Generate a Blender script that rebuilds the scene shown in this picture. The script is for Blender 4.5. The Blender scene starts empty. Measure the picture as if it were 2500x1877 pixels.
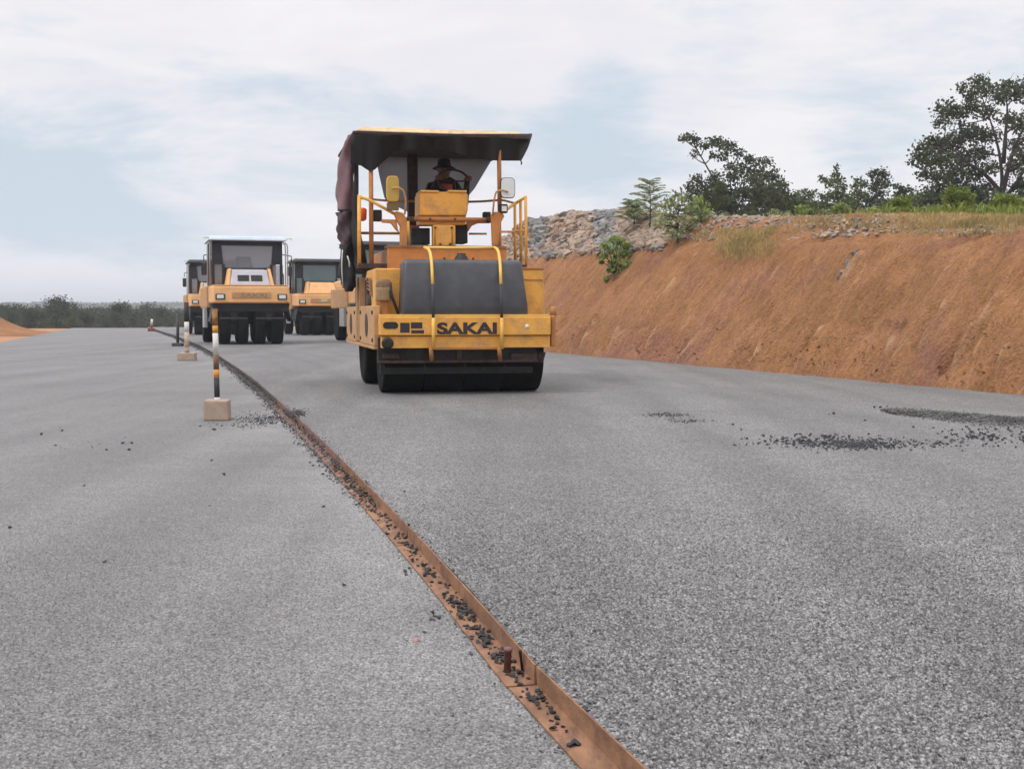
import bpy, bmesh, math, random
import numpy as np
from mathutils import Vector, Matrix
random.seed(7); rng = np.random.default_rng(11)
SC = bpy.context.scene; COL = SC.collection
R = math.radians
# ------------------------------------------------------------------ camera
FPX = 3000.0; W, H = 2500.0, 1877.0; CAMH = 0.9; HZ = 765.0
PITCH = math.atan((H/2-HZ)/FPX)
cam_d = bpy.data.cameras.new('camera'); cam = bpy.data.objects.new('camera', cam_d); COL.objects.link(cam)
cam_d.sensor_width = 36; cam_d.sensor_fit = 'HORIZONTAL'; cam_d.lens = 36*FPX/W
cam_d.clip_start = 0.05; cam_d.clip_end = 8000
cam.location = (0, 0, CAMH); cam.rotation_euler = (math.pi/2-PITCH, 0, 0)
SC.camera = cam
# ------------------------------------------------------------------ world
wd = bpy.data.worlds.new('World'); SC.world = wd; wd.use_nodes = True
nt = wd.node_tree; N = nt.nodes; LK = nt.links; N.clear()
out = N.new('ShaderNodeOutputWorld'); bg = N.new('ShaderNodeBackground'); bg.inputs['Strength'].default_value = 0.1
sky = N.new('ShaderNodeTexSky'); sky.sky_type = 'NISHITA'; sky.sun_disc = False
SUN_EL, SUN_AZ = 56, 238           # azimuth measured clockwise from +Y (the view direction)
sky.sun_elevation = R(SUN_EL); sky.sun_rotation = R(SUN_AZ); sky.air_density = 1.2; sky.dust_density = 3.0
tc = N.new('ShaderNodeTexCoord')
GAPS = [((-0.40, 1, 0.105), 0.16, 0.19), ((-0.27, 1, 0.07), 0.10, 0.10), ((0.06, 1, 0.175), 0.07, 0.16), ((0.09, 1, 0.10), 0.11, 0.15), ((0.29, 1, 0.14), 0.09, 0.13)]
def gaps(v):   # thinner cloud around a few directions of the sky
    for D, rad, amt in GAPS:
        D = Vector(D).normalized(); ds = N.new('ShaderNodeVectorMath'); ds.operation = 'DISTANCE'; ds.inputs[1].default_value = D; LK.new(tc.outputs['Generated'], ds.inputs[0])
        m_ = N.new('ShaderNodeMapRange'); m_.interpolation_type = 'SMOOTHSTEP'; m_.inputs['From Min'].default_value = 0.0; m_.inputs['From Max'].default_value = rad; m_.inputs['To Min'].default_value = amt; m_.inputs['To Max'].default_value = 0
        LK.new(ds.outputs['Value'], m_.inputs['Value']); sb_ = N.new('ShaderNodeMath'); sb_.operation = 'SUBTRACT'; LK.new(v, sb_.inputs[0]); LK.new(m_.outputs[0], sb_.inputs[1]); v = sb_.outputs[0]
    return v
def wnoise(scale, loc, detail, rough, lo, hi, gap=False):
    mp = N.new('ShaderNodeMapping'); mp.inputs['Scale'].default_value = scale; mp.inputs['Location'].default_value = loc
    LK.new(tc.outputs['Generated'], mp.inputs['Vector'])
    nz = N.new('ShaderNodeTexNoise'); nz.inputs['Scale'].default_value = 1; nz.inputs['Detail'].default_value = detail
    nz.inputs['Roughness'].default_value = rough; nz.inputs['Distortion'].default_value = 0.3
    LK.new(mp.outputs[0], nz.inputs['Vector'])
    mr = N.new('ShaderNodeMapRange'); mr.interpolation_type = 'SMOOTHSTEP'
    mr.inputs['From Min'].default_value = lo; mr.inputs['From Max'].default_value = hi
    LK.new(gaps(nz.outputs['Fac']) if gap else nz.outputs['Fac'], mr.inputs['Value']); return mr.outputs[0]
cover = wnoise((3.0, 3.0, 9.5), (3.1, 0.4, 1.7), 6, 0.60, 0.27, 0.47, True)
light = wnoise((5.0, 5.0, 17.0), (0.3, 2.4, 0.9), 6, 0.55, 0.30, 0.72)
def wmix(fac, a, b):
    m = N.new('ShaderNodeMix'); m.data_type = 'RGBA'
    for sock, v in ((m.inputs[0], fac), (m.inputs[6], a), (m.inputs[7], b)):
        if hasattr(v, 'default_value') or hasattr(v, 'links'): LK.new(v, sock)
        else: sock.default_value = v
    return m.outputs[2]
cloud = wmix(light, (8.5, 8.3, 8.85, 1), (9.5, 9.3, 9.4, 1))
thin = wmix(0.10, (6.2, 7.3, 8.35, 1), sky.outputs[0])
body = wmix(cover, thin, cloud)
sp = N.new('ShaderNodeSeparateXYZ'); LK.new(tc.outputs['Generated'], sp.inputs[0])
zc = N.new('ShaderNodeValToRGB'); e_ = zc.color_ramp.elements
e_[0].position = 0.0; e_[0].color = (0.49, 0.49, 0.49, 1); e_[1].position = 1.0; e_[1].color = (0.96, 0.96, 0.96, 1)
for p_, v_ in ((0.05, 0.45), (0.12, 0.425), (0.26, 0.425)):
    q_ = e_.new(p_); q_.color = (v_, v_, v_, 1)
LK.new(sp.outputs[2], zc.inputs[0]); zr = N.new('ShaderNodeMath'); zr.operation = 'MULTIPLY'; zr.inputs[1].default_value = 2.4; LK.new(zc.outputs[0], zr.inputs[0])
vm = N.new('ShaderNodeVectorMath'); vm.operation = 'SCALE'; LK.new(body, vm.inputs[0]); LK.new(zr.outputs[0], vm.inputs['Scale'])
LK.new(vm.outputs[0], bg.inputs['Color']); LK.new(bg.outputs[0], out.inputs[0])
sd = bpy.data.lights.new('sun', 'SUN'); so = bpy.data.objects.new('sun', sd); COL.objects.link(so)
sd.energy = 1.65; sd.angle = R(15); sd.color = (1.0, 0.96, 0.90)
_s = Vector((math.sin(R(SUN_AZ))*math.cos(R(SUN_EL)), math.cos(R(SUN_AZ))*math.cos(R(SUN_EL)), math.sin(R(SUN_EL))))
so.rotation_euler = _s.to_track_quat('Z', 'Y').to_euler(); so.location = (0, 0, 60)
vs = SC.view_settings; vs.view_transform = 'Standard'; vs.look = 'None'; vs.exposure = 0.0; vs.gamma = 1; vs.use_curve_mapping = False
# ------------------------------------------------------------------ picture geometry
cp, sp_ = math.cos(PITCH), math.sin(PITCH)
def ray(px, py):
    x = (px-W/2)/FPX; y = (H/2-py)/FPX
    return Vector((x, cp+y*sp_, -sp_+y*cp))
CAM = Vector((0, 0, CAMH))
def on_ground(px, py, z=0.0):
    d = ray(px, py); return CAM+d*((z-CAMH)/d.z)
def at_depth(px, py, Y):
    d = ray(px, py); return CAM+d*(Y/d.y)
# ------------------------------------------------------------------ numpy noise
def _h(i, j, k):
    n = (i.astype(np.int64)*374761393 + j.astype(np.int64)*668265263 + k*2147483647) & 0xffffffff
    n = ((n ^ (n >> 13))*1274126177) & 0xffffffff
    return ((n ^ (n >> 16)) & 0xffff)/65535.0
def vnoise(x, y, k=1):
    x = np.asarray(x, float); y = np.asarray(y, float)
    i = np.floor(x); j = np.floor(y); fx = x-i; fy = y-j
    fx = fx*fx*(3-2*fx); fy = fy*fy*(3-2*fy); i = i.astype(np.int64); j = j.astype(np.int64)
    a = _h(i, j, k); b = _h(i+1, j, k); c = _h(i, j+1, k); d = _h(i+1, j+1, k)
    return (a*(1-fx)+b*fx)*(1-fy)+(c*(1-fx)+d*fx)*fy
def fbm(x, y, k=1, o=4, g=0.5):
    s = 0; a = 1; t = 0
    for q in range(o):
        s = s+a*vnoise(np.asarray(x)*2**q, np.asarray(y)*2**q, k+q); t += a; a *= g
    return s/t
# ------------------------------------------------------------------ materials
MATS = {}
def mat(name, col, rough=0.8, var=0.25, scale=4.0, bump=0.0, bscale=40.0, dirt=None, dirt_amt=0.5, metal=0.0, spec=0.3, stretch=(1, 1, 1), detail=5):
    if name in MATS: return MATS[name]
    m = bpy.data.materials.new(name); m.use_nodes = True; t = m.node_tree; n = t.nodes; l = t.links
    b = n['Principled BSDF']; b.inputs['Roughness'].default_value = rough; b.inputs['Metallic'].default_value = metal
    b.inputs['Specular IOR Level'].default_value = spec
    c = n.new('ShaderNodeTexCoord'); mp = n.new('ShaderNodeMapping'); mp.inputs['Scale'].default_value = stretch
    l.new(c.outputs['Object'], mp.inputs['Vector'])
    nz = n.new('ShaderNodeTexNoise'); nz.inputs['Scale'].default_value = scale; nz.inputs['Detail'].default_value = detail
    nz.inputs['Roughness'].default_value = 0.6; l.new(mp.outputs[0], nz.inputs['Vector'])
    mr = n.new('ShaderNodeMapRange'); mr.inputs['From Min'].default_value = 0.3; mr.inputs['From Max'].default_value = 0.7
    mr.inputs['To Min'].default_value = 1-var; mr.inputs['To Max'].default_value = 1+var; l.new(nz.outputs['Fac'], mr.inputs['Value'])
    sc = n.new('ShaderNodeVectorMath'); sc.operation = 'SCALE'; sc.inputs[0].default_value = col[:3]; l.new(mr.outputs[0], sc.inputs['Scale'])
    o = sc.outputs[0]
    if dirt:
        n2 = n.new('ShaderNodeTexNoise'); n2.inputs['Scale'].default_value = scale*1.7+1; n2.inputs['Detail'].default_value = 8
        n2.inputs['Roughness'].default_value = 0.68; l.new(mp.outputs[0], n2.inputs['Vector'])
        r2 = n.new('ShaderNodeMapRange'); r2.inputs['From Min'].default_value = 0.45; r2.inputs['From Max'].default_value = 0.72
        r2.inputs['To Max'].default_value = dirt_amt; l.new(n2.outputs['Fac'], r2.inputs['Value'])
        mx = n.new('ShaderNodeMix'); mx.data_type = 'RGBA'; l.new(r2.outputs[0], mx.inputs[0]); l.new(o, mx.inputs[6]); mx.inputs[7].default_value = (*dirt, 1)
        o = mx.outputs[2]
    l.new(o, b.inputs['Base Color'])
    if bump:
        n3 = n.new('ShaderNodeTexNoise'); n3.inputs['Scale'].default_value = bscale; n3.inputs['Detail'].default_value = 6; l.new(mp.outputs[0], n3.inputs['Vector'])
        bp = n.new('ShaderNodeBump'); bp.inputs['Strength'].default_value = 1; bp.inputs['Distance'].default_value = bump
        l.new(n3.outputs['Fac'], bp.inputs['Height']); l.new(bp.outputs[0], b.inputs['Normal'])
    MATS[name] = m; return m
DUST = (0.42, 0.30, 0.20)
YEL = mat('yellow_paint', (0.76, 0.385, 0.075), 0.5, 0.10, 3, 0.0006, 60, (0.30, 0.18, 0.10), 0.75, detail=9)
YELF = mat('sunfaded_yellow_paint', (0.74, 0.41, 0.17), 0.55, 0.10, 3, 0.0006, 60, (0.42, 0.27, 0.17), 0.6)
YEL2 = mat('bright_yellow_paint', (0.74, 0.44, 0.09), 0.5, 0.08, 5, 0.0004, 60, (0.40, 0.24, 0.09), 0.35)
ORG = mat('dusty_orange_paint', (0.44, 0.19, 0.055), 0.6, 0.15, 5, 0.0006, 50, (0.24, 0.14, 0.08), 0.7)
DSTY = mat('dusty_panel_paint', (0.48, 0.28, 0.13), 0.75, 0.15, 5, 0.0006, 50, (0.33, 0.21, 0.13), 0.8)
SIDE = mat('muddy_brown_metal', (0.17, 0.10, 0.06), 0.8, 0.3, 8, 0.001, 60, (0.32, 0.2, 0.12), 0.6)
TANK = mat('grey_plastic_tank', (0.040, 0.043, 0.052), 0.42, 0.15, 3, 0.0006, 80, (0.09, 0.085, 0.085), 0.5, spec=0.5)
BLACK = mat('black_rubber', (0.007, 0.007, 0.007), 0.85, 0.3, 6, 0.0008, 70, (0.012, 0.011, 0.011), 0.6, spec=0.12)
BLKM = mat('black_metal', (0.014, 0.014, 0.015), 0.55, 0.3, 8, 0.0005, 60, (0.06, 0.045, 0.035), 0.5)
DKBR = mat('oily_brown_metal', (0.045, 0.028, 0.024), 0.7, 0.3, 8, 0.0008, 60, (0.14, 0.08, 0.06), 0.5)
INK = mat('dark_lettering', (0.04, 0.028, 0.03), 0.6, 0.2, 20)
TARP = mat('dark_grey_tarp', (0.030, 0.030, 0.032), 0.85, 0.15, 5, 0.003, 14)
TARP2 = mat('mid_grey_tarp', (0.17, 0.17, 0.175), 0.85, 0.12, 5, 0.003, 12)
TARP3 = mat('faded_maroon_tarp', (0.21, 0.13, 0.145), 0.8, 0.12, 4, 0.002, 20, (0.12, 0.08, 0.09), 0.5)
TARPB = mat('black_tarp', (0.022, 0.023, 0.025), 0.6, 0.2, 6, 0.003, 20)
CREAM = mat('cream_roof', (0.60, 0.45, 0.26), 0.6, 0.15, 5, 0, 1, (0.30, 0.2, 0.14), 0.8)
ROOFB = mat('pale_blue_roof', (0.50, 0.58, 0.68), 0.5, 0.1, 3)
GREYP = mat('grey_paint', (0.40, 0.41, 0.44), 0.5, 0.1, 4)
DGREY = mat('dark_grey_metal', (0.05, 0.05, 0.055), 0.6, 0.2, 5)
CABM = mat('cab_dark', (0.022, 0.022, 0.026), 0.5, 0.2, 4)
MIRR = mat('mirror_face', (0.62, 0.66, 0.66), 0.25, 0.05, 4, spec=0.8)
LENS = mat('lamp_lens', (0.65, 0.68, 0.68), 0.2, 0.1, 20, spec=0.8)
REDL = mat('orange_lamp', (0.62, 0.09, 0.015), 0.35, 0.1, 10)
STEEL = mat('steel_tube', (0.42, 0.42, 0.42), 0.45, 0.1, 8, metal=0.4)
RUST = mat('rusted_steel', (0.25, 0.135, 0.076), 0.85, 0.38, 9, 0.0022, 140, (0.115, 0.06, 0.05), 1.0, stretch=(1.6, .5, 1))
RUSTM = mat('maroon_rust', (0.19, 0.115, 0.09), 0.85, 0.3, 7, 0.0012, 160, (0.10, 0.06, 0.06), 0.9)
RUSTD = mat('dark_stained_steel', (0.085, 0.065, 0.06), 0.85, 0.3, 3, 0.0012, 160, (0.05, 0.045, 0.045), 0.9)
MIX = mat('grey_loose_mix', (0.12, 0.118, 0.115), 0.9, 0.4, 6, 0.0015, 120)
CONC = mat('concrete_block', (0.36, 0.275, 0.215), 0.95, 0.15, 12, 0.002, 90, (0.26, 0.2, 0.17), 0.6)
STONE = mat('bitumen_stone', (0.045, 0.046, 0.049), 0.7, 0.5, 9, 0.0015, 120)
RUBR = mat('beige_rubble', (0.31, 0.24, 0.185), 0.95, 0.35, 1.1, 0.02, 14, (0.25, 0.16, 0.11), 0.5)
RUBG = mat('grey_rubble', (0.24, 0.235, 0.23), 0.95, 0.3, 1.5, 0.02, 14, (0.13, 0.13, 0.13), 0.6)
BARK = mat('bark', (0.055, 0.048, 0.042), 0.95, 0.3, 4, 0.01, 20)
SKIN = mat('skin', (0.16, 0.08, 0.055), 0.6, 0.1, 10)
CLOTH = mat('dark_cloth', (0.02, 0.02, 0.022), 0.9, 0.2, 8)
VEST = mat('orange_vest', (0.50, 0.09, 0.045), 0.8, 0.15, 12)
WHITEP = mat('white_paint', (0.66, 0.66, 0.64), 0.7, 0.1, 15, 0, 1, (0.4, 0.36, 0.3), 0.5)
BRNP = mat('brown_paint', (0.17, 0.10, 0.06), 0.8, 0.2, 15)
ORGP = mat('orange_band', (0.60, 0.26, 0.05), 0.7, 0.15, 15)
DKP = mat('dark_band', (0.035, 0.035, 0.036), 0.7, 0.2, 15)
REDP = mat('red_band', (0.20, 0.05, 0.05), 0.7, 0.2, 15)
def glass(name, col, a=0.55):
    m = bpy.data.materials.new(name); m.use_nodes = True; t = m.node_tree; n = t.nodes; l = t.links
    b = n['Principled BSDF']; b.inputs['Base Color'].default_value = (*col, 1); b.inputs['Roughness'].default_value = 0.12
    tr = n.new('ShaderNodeBsdfTransparent'); mx = n.new('ShaderNodeMixShader'); mx.inputs[0].default_value = a
    l.new(tr.outputs[0], mx.inputs[1]); l.new(b.outputs[0], mx.inputs[2]); l.new(mx.outputs[0], n['Material Output'].inputs[0]); return m
GLASS = glass('windscreen_glass', (0.28, 0.28, 0.31), 0.5)
GLASST = glass('teal_windscreen', (0.15, 0.24, 0.27), 0.7)
def translucent(m, f, col):
    t = m.node_tree; n = t.nodes; l = t.links; b = n['Principled BSDF']; tl = n.new('ShaderNodeBsdfTranslucent'); tl.inputs['Color'].default_value = (*col, 1)
    mx = n.new('ShaderNodeMixShader'); mx.inputs[0].default_value = f; l.new(b.outputs[0], mx.inputs[1]); l.new(tl.outputs[0], mx.inputs[2]); l.new(mx.outputs[0], n['Material Output'].inputs[0])
translucent(TARP2, 0.6, (0.17, 0.17, 0.175)); translucent(TARP, 0.4, (0.12, 0.12, 0.12))
def leafmat(name, col, var=0.35, scale=1.2):
    m = bpy.data.materials.new(name); m.use_nodes = True; t = m.node_tree; n = t.nodes; l = t.links
    b = n['Principled BSDF']; b.inputs['Roughness'].default_value = 0.7; b.inputs['Specular IOR Level'].default_value = 0.2
    c = n.new('ShaderNodeTexCoord'); nz = n.new('ShaderNodeTexNoise'); nz.inputs['Scale'].default_value = scale; nz.inputs['Detail'].default_value = 7
    l.new(c.outputs['Object'], nz.inputs['Vector'])
    rp = n.new('ShaderNodeValToRGB'); e = rp.color_ramp.elements; e[0].position = 0.33; e[1].position = 0.68
    e[0].color = (*[v*(1-var) for v in col], 1); e[1].color = (col[0]*(1+var)*1.15, col[1]*(1+var), col[2]*(1+var*0.6), 1)
    l.new(nz.outputs['Fac'], rp.inputs[0]); l.new(rp.outputs[0], b.inputs['Base Color'])
    tl = n.new('ShaderNodeBsdfTranslucent'); l.new(rp.outputs[0], tl.inputs['Color'])
    mx = n.new('ShaderNodeMixShader'); mx.inputs[0].default_value = 0.25
    l.new(b.outputs[0], mx.inputs[1]); l.new(tl.outputs[0], mx.inputs[2]); l.new(mx.outputs[0], n['Material Output'].inputs[0])
    return m
LF_DARK = leafmat('dark_leaves', (0.058, 0.078, 0.043))
LF_MID = leafmat('mid_leaves', (0.08, 0.112, 0.045))
LF_BRI = leafmat('bright_leaves', (0.17, 0.235, 0.055), 0.3, 3)
LF_GRY = leafmat('grey_green_leaves', (0.21, 0.265, 0.135), 0.35, 2.5)
LF_FAR = leafmat('distant_leaves', (0.075, 0.10, 0.065), 0.4, 0.25)
LF_GRASS = leafmat('dry_grass_blades', (0.33, 0.27, 0.12), 0.3, 2)
LF_YOUNG = leafmat('young_leaves', (0.22, 0.31, 0.10), 0.35, 4)
# ------------------------------------------------------------------ asphalt
def asphalt(name, base, contrast, scale, bump, iron_band=False):
    m = bpy.data.materials.new(name); m.use_nodes = True; t = m.node_tree; n = t.nodes; l = t.links
    b = n['Principled BSDF']; b.inputs['Roughness'].default_value = 0.7; b.inputs['Specular IOR Level'].default_value = 0.35
    c = n.new('ShaderNodeTexCoord')
    def noise(sc, det=4, stretch=None, rot=0):
        v = c.outputs['Object']
        if stretch:
            mp = n.new('ShaderNodeMapping'); mp.inputs['Rotation'].default_value = (0, 0, rot); mp.inputs['Scale'].default_value = stretch
            l.new(v, mp.inputs[0]); v = mp.outputs[0]
        z = n.new('ShaderNodeTexNoise'); z.inputs['Scale'].default_value = sc; z.inputs['Detail'].default_value = det; l.new(v, z.inputs['Vector']); return z.outputs['Fac']
    def rng_(v, a, b_, c_, d_):
        r = n.new('ShaderNodeMapRange'); r.inputs['From Min'].default_value = a; r.inputs['From Max'].default_value = b_
        r.inputs['To Min'].default_value = c_; r.inputs['To Max'].default_value = d_; l.new(v, r.inputs['Value']); return r.outputs[0]
    def mul(a, b_):
        q = n.new('ShaderNodeMath'); q.operation = 'MULTIPLY'
        for s_, v in ((q.inputs[0], a), (q.inputs[1], b_)):
            if isinstance(v, (int, float)): s_.default_value = v
            else: l.new(v, s_)
        return q.outputs[0]
    vor = n.new('ShaderNodeTexVoronoi'); vor.inputs['Scale'].default_value = scale; vor.inputs['Randomness'].default_value = 1.0
    wv = n.new('ShaderNodeVectorMath'); wv.operation = 'ADD'
    nzv = n.new('ShaderNodeTexNoise'); nzv.inputs['Scale'].default_value = scale*0.8; nzv.inputs['Detail'].default_value = 2; l.new(c.outputs['Object'], nzv.inputs['Vector'])
    sv = n.new('ShaderNodeVectorMath'); sv.operation = 'SCALE'; sv.inputs['Scale'].default_value = 0.6/scale; l.new(nzv.outputs['Color'], sv.inputs[0])
    l.new(c.outputs['Object'], wv.inputs[0]); l.new(sv.outputs[0], wv.inputs[1]); l.new(wv.outputs[0], vor.inputs['Vector'])
    sx = n.new('ShaderNodeSeparateColor'); l.new(vor.outputs['Color'], sx.inputs[0])
    cell = rng_(sx.outputs[0], 0, 1, 1-contrast, 1+contrast)
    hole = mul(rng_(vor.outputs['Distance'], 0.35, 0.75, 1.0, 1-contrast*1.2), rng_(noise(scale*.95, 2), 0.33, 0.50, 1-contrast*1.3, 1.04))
    fine = rng_(noise(scale*2.2, 3), 0.3, 0.7, 1-contrast*0.35, 1+contrast*0.35)
    mid = rng_(noise(9, 4), 0.3, 0.7, 0.94, 1.06)
    big = rng_(noise(0.6, 5), 0.3, 0.7, 0.90, 1.10)
    trk = rng_(noise(1.0, 3, (1.7, 0.045, 1), -THETA), 0.35, 0.65, 0.87, 1.09)
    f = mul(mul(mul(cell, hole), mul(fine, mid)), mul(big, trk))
    at = n.new('ShaderNodeAttribute'); at.attribute_name = 'dust'
    du = mul(at.outputs['Fac'], rng_(noise(2.2, 4), .3, .65, 0.0, 0.42)); d1_ = n.new('ShaderNodeMath'); d1_.operation = 'ADD'; d1_.inputs[1].default_value = 1; l.new(du, d1_.inputs[0]); f = mul(f, d1_.outputs[0])
    a2 = n.new('ShaderNodeAttribute'); a2.attribute_name = 'track'; d2_ = n.new('ShaderNodeMath'); d2_.operation = 'SUBTRACT'; d2_.inputs[0].default_value = 1; l.new(mul(a2.outputs['Fac'], rng_(noise(1.3, 5), .3, .7, .5, 1.2)), d2_.inputs[1]); f = mul(f, d2_.outputs[0])
    sc = n.new('ShaderNodeVectorMath'); sc.operation = 'SCALE'; sc.inputs[0].default_value = base; l.new(f, sc.inputs['Scale'])
    l.new(sc.outputs[0], b.inputs['Base Color'])
    inv = rng_(vor.outputs['Distance'], 0.0, 0.7, 1, 0); cr = mul(sx.outputs[1], 0.8)
    ad = n.new('ShaderNodeMath'); ad.operation = 'ADD'; l.new(inv, ad.inputs[0]); l.new(cr, ad.inputs[1])
    bp = n.new('ShaderNodeBump'); bp.inputs['Strength'].default_value = 1.0; bp.inputs['Distance'].default_value = bump; l.new(ad.outputs[0], bp.inputs['Height']); l.new(bp.outputs[0], b.inputs['Normal'])
    return m
THETA = R(16.7)
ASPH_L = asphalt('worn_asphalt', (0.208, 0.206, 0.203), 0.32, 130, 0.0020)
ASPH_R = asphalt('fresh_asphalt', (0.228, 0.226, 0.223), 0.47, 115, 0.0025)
SOIL = mat('red_soil', (0.36, 0.18, 0.09), 0.95, 0.2, 0.8, 0.02, 9, (0.26, 0.14, 0.10), 0.4)
# ------------------------------------------------------------------ mesh helpers
class MB:
    def __init__(s): s.v = []; s.f = []; s.sm = []
    def add(s, vs_, fs, smooth=False):
        o = len(s.v); s.v += [tuple(p) for p in vs_]; s.f += [tuple(i+o for i in q) for q in fs]; s.sm += [smooth]*len(fs); return s
    def box(s, x0, x1, y0, y1, z0, z1):
        v = [(x0, y0, z0), (x1, y0, z0), (x1, y1, z0), (x0, y1, z0), (x0, y0, z1), (x1, y0, z1), (x1, y1, z1), (x0, y1, z1)]
        return s.add(v, [(3, 2, 1, 0), (4, 5, 6, 7), (0, 1, 5, 4), (1, 2, 6, 5), (2, 3, 7, 6), (3, 0, 4, 7)])
    def hexa(s, bot, top):   # two quads of points
        return s.add(list(bot)+list(top), [(3, 2, 1, 0), (4, 5, 6, 7), (0, 1, 5, 4), (1, 2, 6, 5), (2, 3, 7, 6), (3, 0, 4, 7)])
    def prism(s, poly, y0, y1, axis='y'):   # poly of (a,b) ccw
        n = len(poly)
        if axis == 'y': A = [(a, y0, b) for a, b in poly]; B = [(a, y1, b) for a, b in poly]
        elif axis == 'x': A = [(y0, a, b) for a, b in poly]; B = [(y1, a, b) for a, b in poly]
        else: A = [(a, b, y0) for a, b in poly]; B = [(a, b, y1) for a, b in poly]
        return s.add(A+B, [tuple(range(n)), tuple(range(2*n-1, n-1, -1))]+[(i, i+n, (i+1) % n+n, (i+1) % n) for i in range(n)])
    def tube(s, pts, r, n=10, caps=True):
        P = [Vector(p) for p in pts]; rs = r if isinstance(r, (list, tuple)) else [r]*len(P)
        vs_ = []; up = None
        for i, p in enumerate(P):
            a = P[max(i-1, 0)]; b = P[min(i+1, len(P)-1)]; t = (b-a).normalized()
            if up is None:
                up = Vector((0, 0, 1)) if abs(t.z) < 0.9 else Vector((1, 0, 0))
            u = (up-t*up.dot(t)); u = u.normalized() if u.length > 1e-6 else t.orthogonal().normalized(); w = t.cross(u); up = u
            for k in range(n):
                an = 2*math.pi*k/n; vs_.append(p+(u*math.cos(an)+w*math.sin(an))*rs[i])
        fs = []
        for i in range(len(P)-1):
            for k in range(n):
                fs.append((i*n+k, i*n+(k+1) % n, (i+1)*n+(k+1) % n, (i+1)*n+k))
        if caps: fs += [tuple(range(n-1, -1, -1)), tuple((len(P)-1)*n+k for k in range(n))]
        return s.add(vs_, fs, True)
    def lathe(s, prof, c, axis='x', n=40):   # prof (offset along axis, radius)
        vs_ = []
        for a, r in prof:
            for k in range(n):
                an = 2*math.pi*k/n; q = (r*math.cos(an), r*math.sin(an))
                if axis == 'x': vs_.append((c[0]+a, c[1]+q[0], c[2]+q[1]))
                elif axis == 'y': vs_.append((c[0]+q[0], c[1]+a, c[2]+q[1]))
                else: vs_.append((c[0]+q[0], c[1]+q[1], c[2]+a))
        fs = []
        for i in range(len(prof)-1):
            for k in range(n): fs.append((i*n+k, i*n+(k+1) % n, (i+1)*n+(k+1) % n, (i+1)*n+k))
        fs += [tuple(range(n-1, -1, -1)), tuple((len(prof)-1)*n+k for k in range(n))]
        return s.add(vs_, fs, True)
    def grid(s, rows):   # rows of points
        m = len(rows[0]); vs_ = [p for r_ in rows for p in r_]
        fs = [(i*m+j, i*m+j+1, (i+1)*m+j+1, (i+1)*m+j) for i in range(len(rows)-1) for j in range(m-1)]
        return s.add(vs_, fs, True)
    def build(s, name, m, parent=None, bevel=0, solid=0):
        me = bpy.data.meshes.new(name); me.from_pydata(s.v, [], s.f); me.materials.append(m)
        me.polygons.foreach_set('use_smooth', s.sm); me.update()
        o = bpy.data.objects.new(name, me); COL.objects.link(o)
        if parent: o.parent = parent
        bm = bmesh.new(); bm.from_mesh(me); bmesh.ops.recalc_face_normals(bm, faces=bm.faces); bm.to_mesh(me); bm.free()
        if solid:
            q = o.modifiers.new('thick', 'SOLIDIFY'); q.thickness = solid
        if bevel:
            q = o.modifiers.new('bevel', 'BEVEL'); q.width = bevel; q.segments = 2; q.limit_method = 'ANGLE'; q.angle_limit = R(40)
        return o
def raw_mesh(name, V, F, m, parent=None, smooth=False):
    me = bpy.data.meshes.new(name); V = np.asarray(V, np.float32); F = np.asarray(F, np.int32)
    me.vertices.add(len(V)); me.vertices.foreach_set('co', V.ravel())
    k = F.shape[1]; me.loops.add(F.size); me.loops.foreach_set('vertex_index', F.ravel())
    me.polygons.add(len(F)); me.polygons.foreach_set('loop_start', np.arange(0, F.size, k, dtype=np.int32)); me.polygons.foreach_set('loop_total', np.full(len(F), k, np.int32))
    me.polygons.foreach_set('use_smooth', np.full(len(F), smooth)); me.update(calc_edges=True); me.validate()
    for q in (m if isinstance(m, list) else [m]): me.materials.append(q)
    o = bpy.data.objects.new(name, me); COL.objects.link(o)
    if parent: o.parent = parent
    return o
def tag(o, label=None, cat=None, group=None, kind=None):
    if label: o['label'] = label
    if cat: o['category'] = cat
    if group: o['group'] = group
    if kind: o['kind'] = kind
    return o
def empty(name, loc, rz=0):
    o = bpy.data.objects.new(name, None); COL.objects.link(o); o.location = loc; o.rotation_euler = (0, 0, rz); o.empty_display_size = 0.2; return o
def arc(p0, p1, p2, n=6):
    p0, p1, p2 = Vector(p0), Vector(p1), Vector(p2)
    return [p0*(1-t)**2+p1*2*t*(1-t)+p2*t*t for t in [i/n for i in range(n+1)]]
def smooth_path(pts, k=0.35, n=4):   # rounds the corners of a polyline
    P = [Vector(p) for p in pts]; o = [P[0]]
    for i in range(1, len(P)-1):
        a = P[i].lerp(P[i-1], k); b = P[i].lerp(P[i+1], k); o += arc(a, P[i], b, n)
    return o+[P[-1]]
# ------------------------------------------------------------------ terrain
IRON_PX = [(1640, 1960), (1571, 1877), (1300, 1616), (1130, 1424), (1000, 1288), (859, 1147), (723, 1017), (633, 938), (588, 904), (530, 866), (486, 842), (430, 820), (384, 806)]
SLAB = 0.05
IRON = [on_ground(x, y, SLAB) for x, y in IRON_PX]
IRON = [Vector((p.x, p.y, 0)) for p in IRON]
d0 = (IRON[0]-IRON[1]).normalized(); IRON = [IRON[0]+d0*2.5]+IRON
d1 = (IRON[-1]-IRON[-2]).normalized()
_ys = np.array([p.y for p in IRON]); _xs = np.array([p.x for p in IRON])
def iron_x(y): return float(np.interp(y, _ys, _xs)) if y <= _ys[-1] else _xs[-1]+d1.x/d1.y*(y-_ys[-1])
TA = on_ground(1350, 861, SLAB); TB = on_ground(2500, 966, SLAB)
RD = (TA-TB).normalized(); RP = Vector((RD.y, -RD.x, 0))   # along the road, and to its right
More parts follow.
